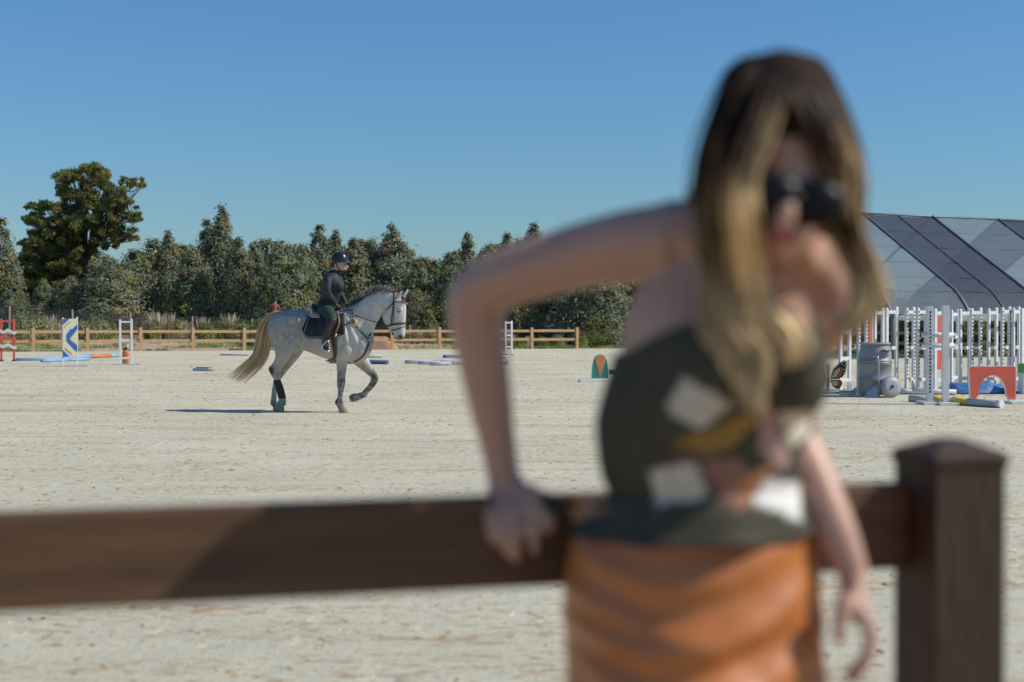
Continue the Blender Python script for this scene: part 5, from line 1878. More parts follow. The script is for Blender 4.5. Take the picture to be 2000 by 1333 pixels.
mb = MB(); mb.tube([on_side(*q, 0.010) for q in [(998, 728), (1018, 712), (1034, 690)]] , 0.012, 6, 3); mb.build('cross_strap', M_DARKLEATHER, breast, True)
mb = MB(); mb.tube([on_side(*q, 0.012, -1, -0.2) for q in [(998, 730), (996, 770), (980, 830), (948, 868), (905, 900)]], [0.015, 0.014, 0.014, 0.013, 0.012], 6, 3); mb.build('centre_strap', M_LEATHER, breast, True)
c = on_side(1000, 728, 0.018)
mb = MB(); mb.tube([c + Vector((0.028 * math.cos(a), -0.004, 0.028 * math.sin(a))) for a in np.linspace(0, 6.283, 17)], 0.006, 6); mb.build('ring', M_SILVER, breast, True)
tag(breast, 'brown leather breastplate with cream fleece discs across the horse\'s chest', 'breastplate')

bridle = tack_root('bridle')
for s in (-1, 1):
    def st(name, pts, r, mat=M_LEATHER, off=0.008):
        mb = MB(); mb.tube([on_side(*q, off, s, -0.08) for q in pts], r, 6, 3); mb.build(name, mat, bridle, True)
    st('headpiece', [(1192, 402), (1190, 440), (1186, 470)], 0.016, M_DARKLEATHER)
    st('cheekpiece', [(1186, 470), (1176, 540), (1166, 630)], 0.0085)
    st('noseband_hanger', [(1188, 470), (1186, 540), (1180, 618)], 0.007)
    st('throat_lash', [(1186, 470), (1150, 512), (1100, 558)], 0.009)
    st('browband', [(1188, 468), (1215, 468), (1248, 472)], 0.009)
    st('noseband', [(1140, 640), (1180, 628), (1225, 622), (1262, 618)], [0.010, 0.015, 0.016, 0.016])
    st('flash_strap', [(1262, 640), (1225, 655), (1190, 668), (1178, 660)], 0.008)
    c = on_side(1172, 660, 0.012, s, -0.06)
    mb = MB(); mb.tube([c + Vector((0.035 * math.cos(a), 0, 0.035 * math.sin(a))) for a in np.linspace(0, 6.283, 17)], 0.006, 6); mb.build('bit_ring', M_SILVER, bridle, True)
    mb = MB(); mb.tube([on_side(1175, 665, 0.012, s, -0.06), on_side(1178, 690, 0.014, s, -0.06), on_side(1174, 702, 0.02, s, -0.06)], 0.010, 6, 2); mb.build('bit_strap', M_LEATHER, bridle, True)
    hand = R5(465, 690, s * 0.09) if s < 0 else R5(548, 655, 0.09)
    neck = on_side(905, 555, 0.03, s)
    a = on_side(1160, 638, 0.014, s, -0.06)
    m1 = a.lerp(hand, 0.5) - Vector((0, 0, 0.01)); m1.y = min(m1.y, neck.y - 0.01) if s < 0 else max(m1.y, neck.y + 0.01)
    mb = MB(); mb.tube([a, a.lerp(m1, 0.5), m1, m1.lerp(hand, 0.5), hand], 0.0075, 6, 3); mb.build('rein', M_LEATHER, bridle, True)
M_TASSEL = paint('red_felt', (0.55, 0.07, 0.04), 0.8)
mb = MB(); mb.ellipsoid(HP(1273, 481, 0.02), 0.022, 0.03, 0.022); mb.build('rosette', M_TASSEL, bridle, True)
mb = MB(); mb.ellipsoid(HP(1210, 408, -0.02), 0.025, 0.02, 0.012); mb.build('rosette', M_TASSEL, bridle, True)
tag(bridle, 'brown leather bridle and reins on the grey horse\'s head', 'bridle')

# ================================================================== rider
def rider_body(voxel=0.010):
    mb = MB()
    pr = lambda rows, n=18, sub=4, power=2.0, bulge=0.25: mb.pairs([(R5(*a, 0), R5(*b, 0), w, LAT) for a, b, w in rows], n, sub, power, bulge)
    pr([((395, 735), (245, 720), 0.13), ((412, 665), (226, 655), 0.175), ((440, 610), (244, 605), 0.15), ((452, 575), (262, 575), 0.128), ((474, 515), (282, 515), 0.137), ((498, 455), (280, 440), 0.16), ((488, 390), (290, 372), 0.18), ((468, 332), (312, 322), 0.165), ((455, 300), (355, 285), 0.10), ((462, 282), (382, 262), 0.062), ((470, 262), (398, 240), 0.055), ((480, 235), (405, 210), 0.05)], 24, 4, 2.3)
    pr([((508, 290), (452, 275), 0.035), ((532, 270), (425, 255), 0.058), ((540, 240), (398, 225), 0.070), ((542, 205), (384, 190), 0.076), ((543, 170), (378, 155), 0.077), ((520, 120), (400, 115), 0.062)], 18, 4)
    mb.tube([R5(540, 205), R5(552, 235), R5(538, 245)], [0.012, 0.018, 0.010], 8, 3)
    mb.ellipsoid(R5(534, 262), 0.016, 0.028, 0.012)
    mb.ellipsoid(R5(430, 205, -0.07), 0.022, 0.014, 0.035)
    mb.ellipsoid(R5(430, 205, 0.07), 0.022, 0.014, 0.035)
    # bust
    mb.ellipsoid(R5(462, 440, -0.065), 0.066, 0.075, 0.085)
    mb.ellipsoid(R5(462, 440, 0.065), 0.066, 0.075, 0.085)
    arms = []
    near = [R5(345, 348, -0.165), R5(335, 430, -0.225), R5(337, 505, -0.235), R5(372, 565, -0.18), R5(412, 622, -0.12), R5(440, 660, -0.095)]
    far = [R5(400, 350, 0.165), R5(430, 440, 0.22), R5(470, 520, 0.22), R5(500, 575, 0.17), R5(532, 628, 0.11), R5(552, 650, 0.09)]
    for P in (near, far):
        mb.tube(P, [0.066, 0.055, 0.046, 0.042, 0.030, 0.028], 14, 4)
        w = P[-1]
        d = (P[-1] - P[-2]).normalized()
        s = 1 if P is far else -1
        # hand closed round the rein: palm, four curled fingers, thumb on top
        mb.ellipsoid(w + d * 0.03, 0.038, 0.022, 0.04)
        for k in range(4):
            b = w + d * 0.045 + Vector((0.012, s * 0.012, 0.028 - 0.018 * k))
            mb.tube([b, b + Vector((0.026, s * 0.004, -0.004)), b + Vector((0.024, -s * 0.022, -0.008)), b + Vector((0.002, -s * 0.026, -0.006))], [0.010, 0.010, 0.009, 0.008], 7, 2)
        mb.tube([w + d * 0.01 + Vector((0, -s * 0.008, 0.03)), w + d * 0.05 + Vector((0.008, -s * 0.012, 0.04)), w + d * 0.075 + Vector((0.01, -s * 0.012, 0.032))], [0.012, 0.011, 0.009], 7, 2)
    legs = []
    for s in (-1, 1):
        lo = 0 if s < 0 else 0
        P = [R5(300, 690, s * 0.09), R5(345, 735, s * 0.20), R5(385, 805, s * 0.30), R5(352, 880, s * 0.335), R5(325, 950, s * 0.345), R5(308, 1035, s * 0.345), R5(300, 1075, s * 0.345)]
        mb.tube(P, [0.125, 0.105, 0.075, 0.064, 0.058, 0.044, 0.044], 16, 4)
        mb.tube([R5(288, 1090, s * 0.345), R5(310, 1100, s * 0.35), R5(335, 1120, s * 0.36), R5(352, 1128, s * 0.365)], [0.036, 0.042, 0.040, 0.026], 12, 3, flat=((0, 0, 1), 0.8))
    return remesh('person', mb, voxel, 4), near, far
rider_me, R_NEAR, R_FAR = rider_body()
M_SKIN = paint('skin', (0.50, 0.30, 0.21), 0.5, 0.08, 30)
rider_me.materials.append(M_SKIN)
rider = place(link('person', rider_me))
def seg_d(p, a, b):
    ab = b - a
    t = max(0.0, min(1.0, (p - a).dot(ab) / ab.length_squared))
    return (p - (a + ab * t)).length
def near_chain(p, P, r):
    return min(seg_d(p, P[i], P[i + 1]) for i in range(len(P) - 1)) < r
def rider_zone(p):
    p = Vector(p)
    wz = R5(300, 612, 0).z
    for P in (R_NEAR, R_FAR):
        hand = P[-1] + (P[-1] - P[-2]).normalized() * 0.045
        if (p - hand).length < 0.085 and (p - P[-2]).length > 0.03: return 'glove'
        if near_chain(p, P[2:5], 0.062) : 
            return 'shirt'
    if p.z > R5(430, 300, 0).z: return 'head' if p.z > R5(440, 268, 0).z else 'shirt'
    if abs(p.z - wz) < 0.018: return 'waist'
    if p.z > wz: return 'shirt'
    kz = R5(380, 815, -0.3).z
    line = kz + 0.02
    if abs(p.y) > 0.22 and abs(p.z - line) < 0.016: return 'knee'
    if abs(p.y) > 0.22 and p.z < line: return 'boot'
    return 'breeches'
zone = {}
for v in rider_me.vertices:
    zone[v.co[:]] = rider_zone(v.co)
def in_zone(*names):
    return lambda co: zone.get(co[:], '') in names
shell('shirt', rider_me, in_zone('shirt', 'waist'), lambda co: 0.006 + 0.004 * fbm(co, 14, 2), paint('charcoal_jersey', (0.022, 0.022, 0.032), 0.7, 0.15, 20, 0.25, 25), rider)
shell('breeches', rider_me, in_zone('breeches', 'waist', 'knee'), lambda co: 0.005 + 0.003 * fbm(co, 14, 2), paint('dark_green_cotton', (0.010, 0.040, 0.030), 0.75, 0.2, 20, 0.25, 25), rider)
M_RBOOT = paint('brown_black_boot', (0.030, 0.022, 0.014), 0.35, 0.3, 10, 0.15, 30)
for s in (-1, 1):
    shell('riding_boot', rider_me, lambda co, s=s: in_zone('boot', 'knee')(co) and co.y * s > 0, 0.007, M_RBOOT, rider)
M_GLOVE = paint('grey_glove', (0.06, 0.06, 0.065), 0.8, 0.25, 40)
for s in (-1, 1):
    shell('glove', rider_me, lambda co, s=s: in_zone('glove')(co) and co.y * s > 0, 0.004, M_GLOVE, rider)
def helmet():
    c = R5(466, 172, 0)
    mb = MB()
    nu, nv = 28, 9
    rings = []
    for i in range(nv + 1):
        ph = (math.pi / 2) * i / nv
        z = 0.152 * math.sin(ph) if i < nv else 0.152
        k = math.cos(ph) ** 0.75 if i < nv else 0.02
        rings.append([c + Vector((0.140 * k * math.cos(t) - 0.006, 0.112 * k * math.sin(t), z)) for t in np.linspace(0, 2 * math.pi, nu, endpoint=False)])
    low = [c + Vector((0.138 * math.cos(t) - 0.006, 0.111 * math.sin(t), -0.018 - 0.022 * max(0, -math.cos(t)))) for t in np.linspace(0, 2 * math.pi, nu, endpoint=False)]
    mb.rings([low] + rings)
    h = mb.build('helmet', paint('satin_black_helmet', (0.012, 0.016, 0.024), 0.28, 0.15, 30), rider, True)
    mb = MB()
    rows = []
    for i in range(9):
        a = -1.0 + 2.0 * i / 8
        ex = 0.058 * math.cos(a * 1.25)
        b0 = c + Vector((0.120 * math.cos(a) + 0.006, 0.118 * math.sin(a), 0.008))
        b1 = c + Vector((0.130 * math.cos(a) + ex + 0.004, 0.118 * math.sin(a), -0.012))
        rows.append([b0, (b0 + b1) / 2 + Vector((0, 0, 0.006)), b1, b1 - Vector((0.004, 0, 0.006)), (b0 + b1) / 2 - Vector((0, 0, 0.004)), b0 - Vector((0, 0, 0.012))])
    mb.rings(rows)
    mb.build('peak', paint('navy_peak', (0.012, 0.03, 0.07), 0.25), h, True)
    for s in (-1, 1):
        mb = MB(); mb.tube([R5(415, 180, s * 0.10), R5(440, 235, s * 0.088), R5(475, 284, s * 0.045), R5(490, 296, 0)], 0.007, 6, 3); mb.build('chin_strap', M_BLACK, h, True)
helmet()
mb = MB(); mb.ellipsoid(R5(398, 208, 0), 0.05, 0.075, 0.055); mb.build('hair', paint('brown_hair', (0.055, 0.025, 0.014), 0.5, 0.3, 60), rider, True)
for s in (-1, 1):
    mb = MB(); mb.ellipsoid(R5(528, 205, s * 0.033), 0.012, 0.014, 0.008); mb.build('eye', M_EYE, rider, True)
mb = MB(); mb.ellipsoid(R5(541, 262, 0), 0.008, 0.022, 0.007); mb.build('lips', paint('lips', (0.42, 0.14, 0.11), 0.5), rider, True)
tag(rider, 'rider in black helmet, charcoal top and green breeches on the grey horse', 'person')

# ------------------------------------------------------------------ second rider, far behind the grey horse's rump
bay_me = horse_me.copy()
V = verts_np(bay_me)
for ly in list(bay_me.color_attributes): bay_me.color_attributes.remove(ly)
set_col(bay_me, np.where((V[:, 2:3] < 0.75), np.array((0.02, 0.014, 0.011)), np.array((0.10, 0.045, 0.02))))
g = unproject(534, 694, 74.0); g.z = bank_height(g.x, g.y)
bay = link('horse', bay_me)
bay.location = g; bay.rotation_euler = (0, 0, R(86))
tag(bay, 'dark bay horse almost hidden behind the grey horse\'s rump', 'horse')
p2_me = rider_me.copy()
p2_me.materials.clear(); p2_me.materials.append(M_SKIN)
p2 = link('person', p2_me)
p2.location = g + Vector((0.0, 0, 0.02)); p2.rotation_euler = (0, 0, R(86))
tag(p2, 'distant rider in a dark cap and rust coloured top behind the rump', 'person')
shell('shirt', p2_me, in_zone('shirt', 'waist'), 0.006, paint('rust_top', (0.24, 0.10, 0.055), 0.8, 0.2, 8), p2)
shell('breeches', p2_me, in_zone('breeches', 'boot', 'waist', 'knee'), 0.006, paint('dark_breeches', (0.03, 0.03, 0.035), 0.8), p2)
for o in list(rider.children):
    if o.name.split('.')[0] in ('helmet', 'hair'):
        c = o.copy(); COL.objects.link(c); c.parent = p2
# ================================================================== woman leaning on the near fence
W = unproject
def to_px(p):
    """Photo pixel of a world point (used to read where seams and prints lie on her clothes)."""
    sp, cp = math.sin(PITCH), math.cos(PITCH)
    q = Vector(p) - Vector((0, 0, EYE))
    d = q.y * cp - q.z * sp
    u = q.y * sp + q.z * cp
    return 1000 + FPX * q.x / d, 666.5 - FPX * u / d
W_BASE = Vector((W(1350, 1200, 1.95).x, 1.93, 0.0))

def woman_body(voxel=0.006):
    mb = MB()
    D = (0, 1, 0)
    def lr(rows, n=26, sub=4, power=2.0, bulge=0.25):
        mb.pairs([(W(l[0], l[1], Y), W(r[0], r[1], Y), hd, D) for l, r, Y, hd in rows], n, sub, power, bulge)
    # trunk from hips to neck
    lr([((1140, 1330), (1570, 1320), 1.965, 0.10), ((1118, 1230), (1588, 1210), 1.965, 0.115), ((1128, 1130), (1584, 1115), 1.962, 0.108), ((1200, 985), (1556, 965), 1.95, 0.088), ((1184, 925), (1556, 895), 1.94, 0.09), ((1172, 815), (1566, 790), 1.925, 0.098), ((1208, 715), (1580, 705), 1.912, 0.10),
        ((1222, 625), (1602, 650), 1.905, 0.088), ((1265, 535), (1622, 598), 1.90, 0.068), ((1370, 470), (1612, 560), 1.885, 0.055), ((1462, 470), (1602, 530), 1.86, 0.05), ((1482, 430), (1596, 470), 1.845, 0.048), ((1482, 390), (1590, 420), 1.83, 0.05)])
    # bust and shoulder slope
    mb.ellipsoid(W(1412, 715, 1.855), 0.070, 0.068, 0.07)
    mb.ellipsoid(W(1532, 720, 1.855), 0.052, 0.068, 0.066)
    mb.tube([W(1500, 470, 1.87), W(1400, 452, 1.89), W(1310, 462, 1.905)], [0.045, 0.045, 0.05], 14, 3)
    mb.tube([W(1560, 490, 1.87), W(1600, 540, 1.885), W(1630, 585, 1.895)], [0.04, 0.042, 0.046], 14, 3)
    # collar bones
    mb.tube([W(1530, 545, 1.83), W(1440, 510, 1.84), W(1340, 470, 1.87)], [0.012, 0.013, 0.02], 8, 3)
    # head
    lr([((1448, 148), (1572, 140), 1.83, 0.06), ((1418, 205), (1608, 200), 1.825, 0.092), ((1420, 285), (1622, 292), 1.815, 0.10), ((1436, 360), (1622, 372), 1.80, 0.094), ((1452, 425), (1604, 440), 1.785, 0.082), ((1478, 475), (1576, 488), 1.77, 0.062), ((1498, 502), (1554, 508), 1.762, 0.035)])
    mb.tube([W(1546, 360, 1.712), W(1540, 400, 1.692), W(1533, 426, 1.69), W(1534, 438, 1.705)], [0.009, 0.011, 0.014, 0.010], 10, 3)
    mb.ellipsoid(W(1527, 462, 1.705), 0.024, 0.010, 0.011)
    for x, y in ((1424, 370), (1622, 385)):
        mb.ellipsoid(W(x, y, 1.83), 0.012, 0.022, 0.032)
    # her right arm, propped on the rail
    arm = [(1318, 474, 1.905, 0.056), (1215, 482, 1.93, 0.049), (1090, 512, 1.97, 0.0445), (985, 545, 2.005, 0.042), (930, 582, 2.025, 0.0415), (936, 655, 2.035, 0.0395), (955, 770, 2.045, 0.034), (973, 870, 2.055, 0.0265), (985, 940, 2.055, 0.0245)]
    mb.tube([W(x, y, Y) for x, y, Y, r in arm], [a[3] for a in arm], 16, 4)
    # hand over the rail: back of the hand, four fingers down the front face, thumb towards the body
    lr([((962, 925), (1008, 922), 2.055, 0.020), ((948, 962), (1040, 955), 2.045, 0.017), ((943, 1000), (1050, 992), 2.022, 0.014)], 16, 4)
    for pts in ([(953, 992, 2.018), (956, 1030, 2.008), (963, 1064, 2.014)], [(984, 996, 2.018), (986, 1050, 2.007), (988, 1090, 2.013)], [(1010, 996, 2.018), (1010, 1055, 2.007), (1008, 1102, 2.013)], [(1040, 990, 2.018), (1046, 1045, 2.007), (1042, 1088, 2.013)]):
        mb.tube([W(*p) for p in pts], [0.0092, 0.0084, 0.0066], 10, 4)
    mb.tube([W(1030, 955, 2.04), W(1058, 985, 2.022), W(1072, 1015, 2.015), W(1074, 1042, 2.018)], [0.015, 0.0125, 0.011, 0.008], 10, 4)
    # her left arm, hanging
    arm = [(1622, 588, 1.905, 0.047), (1572, 680, 1.965, 0.041), (1546, 770, 1.985, 0.037), (1550, 850, 1.975, 0.035), (1586, 930, 1.945, 0.033), (1634, 1040, 1.91, 0.0285), (1667, 1122, 1.895, 0.0215)]
    mb.tube([W(x, y, Y) for x, y, Y, r in arm], [a[3] for a in arm], 16, 4)
    lr([((1644, 1125), (1692, 1120), 1.893, 0.020), ((1640, 1160), (1694, 1160), 1.888, 0.032), ((1648, 1205), (1700, 1205), 1.883, 0.036)], 16, 4)
    for k, dy in enumerate((-0.030, -0.010, 0.010, 0.028)):
        e = (0, 6, 3, -10)[k]
        mb.tube([W(1684, 1198, 1.883 + dy), W(1700, 1238, 1.878 + dy), W(1692 + e * 0.3, 1285, 1.872 + dy), W(1655 + e, 1335 + e, 1.868 + dy * 0.9)], [0.0105, 0.0098, 0.009, 0.0065], 10, 4)
    mb.tube([W(1652, 1165, 1.86), W(1642, 1205, 1.85), W(1639, 1240, 1.848), W(1642, 1266, 1.85)], [0.014, 0.011, 0.0095, 0.007], 10, 4)
    # legs and feet under the skirt
    for x0, dy in ((W(1250, 1300, 1.96).x, 0.02), (W(1460, 1300, 1.96).x, -0.03)):
        mb.tube([(x0, 1.965, 0.95), (x0, 1.95, 0.75), (x0 + 0.01, 1.93 + dy, 0.52), (x0 + 0.01, 1.95 + dy, 0.3), (x0 + 0.01, 1.97 + dy, 0.09)], [0.095, 0.08, 0.056, 0.052, 0.036], 16, 4)
        mb.tube([(x0 + 0.01, 1.99 + dy, 0.06), (x0 + 0.01, 1.92 + dy, 0.055), (x0 + 0.012, 1.84 + dy, 0.035)], [0.036, 0.04, 0.026], 12, 3)
    return remesh('person', mb, voxel, 6)

w_me = woman_body()
w_me.transform(Matrix.Translation(-W_BASE))
def skin_col(me):
    set_col(me, np.tile(np.array((0.53, 0.305, 0.21)), (len(me.vertices), 1)))
skin_col(w_me)
w_me.materials.append(attr_mat('woman_skin', 0.42, 0.05, 18, 0.45, subsurf=0.12))
woman = link('person', w_me)
woman.location = W_BASE
tag(woman, 'long haired woman in strapless dark top and orange skirt leaning on the fence', 'person')
woman_px = {}
for v in w_me.vertices:
    woman_px[v.co[:]] = to_px(v.co + W_BASE)

# --- strapless top with its printed shapes
TOP_X = [1100, 1150, 1215, 1290, 1380, 1470, 1530, 1562, 1600, 1640, 1700]
TOP_Y = [760, 735, 694, 652, 618, 668, 700, 640, 632, 690, 760]
arm_l = [W(1622, 588, 1.905), W(1572, 680, 1.965), W(1546, 770, 1.985), W(1550, 850, 1.975), W(1586, 930, 1.945), W(1634, 1040, 1.91), W(1667, 1122, 1.895), W(1690, 1230, 1.88), W(1655, 1335, 1.87)]
arm_r = [W(1215, 482, 1.93), W(1090, 516, 1.97), W(938, 600, 2.025), W(940, 670, 2.035), W(985, 940, 2.055), W(1000, 1100, 2.01)]
def in_top(co):
    px, py = woman_px.get(co[:], (0, 0))
    if py < np.interp(px, TOP_X, TOP_Y) or py > 1000: return False
    p = co + W_BASE
    if near_chain(p, arm_r, 0.055): return False
    if near_chain(p, arm_l[4:], 0.050) and px > 1556: return False
    if near_chain(p, arm_l[:5], 0.047) and (p.y > 1.955 or px > 1588): return False
    return True
def cloth_wave(co):
    return 0.008 + 0.004 * fbm(co, 9, 2)
M_TOPC = attr_mat('olive_printed_cotton', 0.75, 0.12, 60, 0.2, bump=0.2, bscale=300)
top_o = shell('strapless_top', w_me, in_top, cloth_wave, M_TOPC, woman)
PRINT = [  # printed shapes as seen on the cloth: outline in photo pixels, colour
    ([(1334, 738), (1430, 791), (1367, 842), (1300, 799)], (0.60, 0.55, 0.45)),
    ([(1312, 862), (1383, 840), (1472, 805), (1478, 827), (1420, 880), (1367, 886)], (0.34, 0.20, 0.045)),
    ([(1478, 795), (1512, 803), (1546, 898), (1530, 918), (1484, 880)], (0.46, 0.29, 0.25)),
    ([(1520, 808), (1584, 802), (1580, 846), (1548, 874)], (0.70, 0.65, 0.50)),
    ([(1312, 865), (1350, 900), (1330, 905)], (0.28, 0.12, 0.06)),
    ([(1366, 902), (1440, 895), (1484, 950), (1448, 1006), (1410, 975)], (0.30, 0.16, 0.11)),
    ([(1440, 950), (1480, 920), (1515, 905), (1500, 940), (1455, 1000)], (0.45, 0.20, 0.09)),
    ([(1268, 920), (1358, 903), (1385, 970), (1286, 990)], (0.60, 0.55, 0.45)),
    ([(1500, 935), (1562, 945), (1566, 1022), (1470, 978)], (0.80, 0.77, 0.70))]
def inside(px, py, poly):
    c = False
    j = len(poly) - 1
    for i in range(len(poly)):
        (xi, yi), (xj, yj) = poly[i], poly[j]
        if (yi > py) != (yj > py) and px < (xj - xi) * (py - yi) / (yj - yi) + xi: c = not c
        j = i
    return c
def print_cols(me, off=W_BASE):
    V = verts_np(me)
    C = np.tile(np.array((0.072, 0.066, 0.043)), (len(V), 1))
    for i, v in enumerate(V):
        p = Vector(v) + off
        if p.y > 1.95: continue
        px, py = to_px(p)
        for poly, c in PRINT:
            if inside(px, py, poly): C[i] = c
    set_col(me, C)
print_cols(top_o.data)
# flaring hem of the top
def top_hem():
    rows = []
    n = 90
    st = catmull([(1206, 1550, 944, 936, 1.945, 0.086), (1168, 1576, 988, 978, 1.945, 0.106), (1142, 1588, 1008, 1000, 1.948, 0.116), (1114, 1600, 1032, 1020, 1.95, 0.128)], 5)
    for k, (l, r, yl, yr, Y, hd) in enumerate(st):
        t = k / (len(st) - 1)
        a, b = W(l, yl, Y), W(r, yr, Y)
        c = (a + b) / 2; h = (b - a) / 2
        ring = []
        for j in range(n):
            th = 2 * math.pi * j / n
            w = 1 + t * (0.035 * math.sin(5 * th + 0.6) + 0.03 * math.sin(9 * th + 2.0))
            p = c + h * math.cos(th) * w + Vector((0, 1, 0)) * (-hd * math.sin(th) * w)
            p.z -= t * 0.014 * max(0.0, math.sin(th)) ** 2 * (1 + 0.4 * math.sin(3 * th))
            ring.append(p - W_BASE)
        rows.append(ring)
    mb = MB(); mb.rings(rows, cap=False)
    o = mb.build('top_hem', M_TOPC, woman, True)
    print_cols(o.data)
    s = o.modifiers.new('t', 'SOLIDIFY'); s.thickness = 0.004
top_hem()

# --- satin skirt
def skirt():
    n = 150
    st = catmull([(1150, 1578, 985, 978, 1.952, 0.100), (1114, 1596, 1070, 1060, 1.957, 0.120), (1100, 1604, 1180, 1165, 1.96, 0.135), (1104, 1604, 1300, 1290, 1.96, 0.138), (1105, 1625, 1500, 1500, 1.955, 0.15), (1090, 1660, 1800, 1800, 1.95, 0.17), (1080, 1690, 2100, 2100, 1.95, 0.19), (1060, 1720, 2430, 2430, 1.95, 0.21)], 14)
    rows = []
    for k, (l, r, yl, yr, Y, hd) in enumerate(st):
        a, b = W(l, yl, Y), W(r, yr, Y)
        c = (a + b) / 2; h = (b - a) / 2
        z = c.z
        ring = []
        for j in range(n):
            th = 2 * math.pi * j / n
            front = max(0.0, math.sin(th))
            u = math.cos(th)
            # swags hanging between the hips: ridges that sag towards the middle, pinched at the left hip
            amp = math.exp(-((1.16 - z - 0.15) / 0.13) ** 2) * (0.25 + 0.75 * front)
            sag = 0.062 * (1 - u * u) - 0.03 * u
            d = 0.0105 * amp * math.sin(2 * math.pi * (z + sag) / 0.082 + 0.9) * (0.55 + 0.45 * math.sin(2.3 * u + 1.2))
            d += 0.0055 * amp * math.sin(2 * math.pi * (z * 21 + u * 1.4)) * math.exp(-((u + 0.75) / 0.4) ** 2)
            d += 0.006 * amp * fbm((u * 1.5, front, z * 9), 1.3, 2)
            low = min(1.0, max(0.0, (1.0 - z) / 0.6))
            d += low * (0.018 * math.sin(7 * th + 0.5) + 0.012 * math.sin(12 * th + z * 4))
            w = 1 + d / 0.15
            # thighs under the cloth press it forward
            p = c + h * (u * w) + Vector((0, -1, 0)) * (hd * math.sin(th) * w)
            p.y -= 0.07 * front * math.exp(-((z - 0.82) / 0.16) ** 2) * math.exp(-((u + 0.1) / 0.55) ** 2)
            ring.append(p - W_BASE)
        rows.append(ring)
    mb = MB(); mb.rings(rows, cap=False)
    o = mb.build('skirt', paint('orange_satin', (0.52, 0.175, 0.042), 0.34, 0.06, 5, spec=0.6), woman, True)
    s = o.modifiers.new('t', 'SOLIDIFY'); s.thickness = 0.003
skirt()

# --- sunglasses, lips, shoes
M_LENS = paint('black_lens', (0.006, 0.005, 0.005), 0.35, 0.1, 10, spec=0.2)
g = MB()
g.ellipsoid(W(1506, 386, 1.698) - W_BASE, 0.039, 0.014, 0.030)
g.ellipsoid(W(1590, 398, 1.700) - W_BASE, 0.039, 0.014, 0.030)
g.tube([W(1535, 384, 1.690) - W_BASE, W(1548, 383, 1.687) - W_BASE, W(1562, 388, 1.690) - W_BASE], 0.006, 8, 3)
g.tube([W(1470, 372, 1.712) - W_BASE, W(1440, 368, 1.76) - W_BASE, W(1425, 366, 1.83) - W_BASE], 0.005, 8, 3)
g.tube([W(1626, 390, 1.714) - W_BASE, W(1632, 382, 1.76) - W_BASE, W(1625, 378, 1.83) - W_BASE], 0.005, 8, 3)
g.build('sunglasses', M_LENS, woman, True)
mb = MB(); mb.ellipsoid(W(1527, 462, 1.698) - W_BASE, 0.022, 0.007, 0.009); mb.build('lips', paint('red_lips', (0.36, 0.075, 0.06), 0.35), woman, True)
M_SHOE = paint('tan_shoe', (0.25, 0.13, 0.07), 0.5)
for x0, dy in ((W(1250, 1300, 1.96).x, 0.02), (W(1460, 1300, 1.96).x, -0.03)):
    mb = MB(); mb.tube([Vector((x0 + 0.01, 2.01 + dy, 0.012)) - W_BASE, Vector((x0 + 0.01, 1.92 + dy, 0.012)) - W_BASE, Vector((x0 + 0.012, 1.81 + dy, 0.012)) - W_BASE], [0.036, 0.045, 0.03], 14, 3, flat=((0, 0, 1), 0.3)); mb.build('shoe_sole', M_SHOE, woman, True)

# --- long wavy hair, dark at the roots and blond at the ends
def strand_mesh(name, P, rad, C, sides=3):
    """Tubes for many strands at once: P (strands, points, 3), rad (strands, points), C (strands, points, 3)."""
    S, m, _ = P.shape
    T = np.gradient(P, axis=1)
    T /= np.linalg.norm(T, axis=2, keepdims=True) + 1e-9
    ref = np.array((0.35, 0.9, 0.2)); ref /= np.linalg.norm(ref)
    U = np.cross(T, ref); U /= np.linalg.norm(U, axis=2, keepdims=True) + 1e-9
    B = np.cross(T, U)
    ang = 2 * np.pi * np.arange(sides) / sides
    V = P[:, :, None, :] + (U[:, :, None, :] * np.cos(ang)[None, None, :, None] + B[:, :, None, :] * np.sin(ang)[None, None, :, None]) * rad[:, :, None, None]
    CC = np.repeat(C[:, :, None, :], sides, 2)
    idx = np.arange(S * m * sides).reshape(S, m, sides)
    a = idx[:, :-1, :]; b = np.roll(idx, -1, axis=2)[:, :-1, :]; c = np.roll(idx, -1, axis=2)[:, 1:, :]; d = idx[:, 1:, :]
    F = np.stack([a, b, c, d], -1).reshape(-1, 4)
    return np_mesh(name, V.reshape(-1, 3), F, CC.reshape(-1, 3), smooth=True)

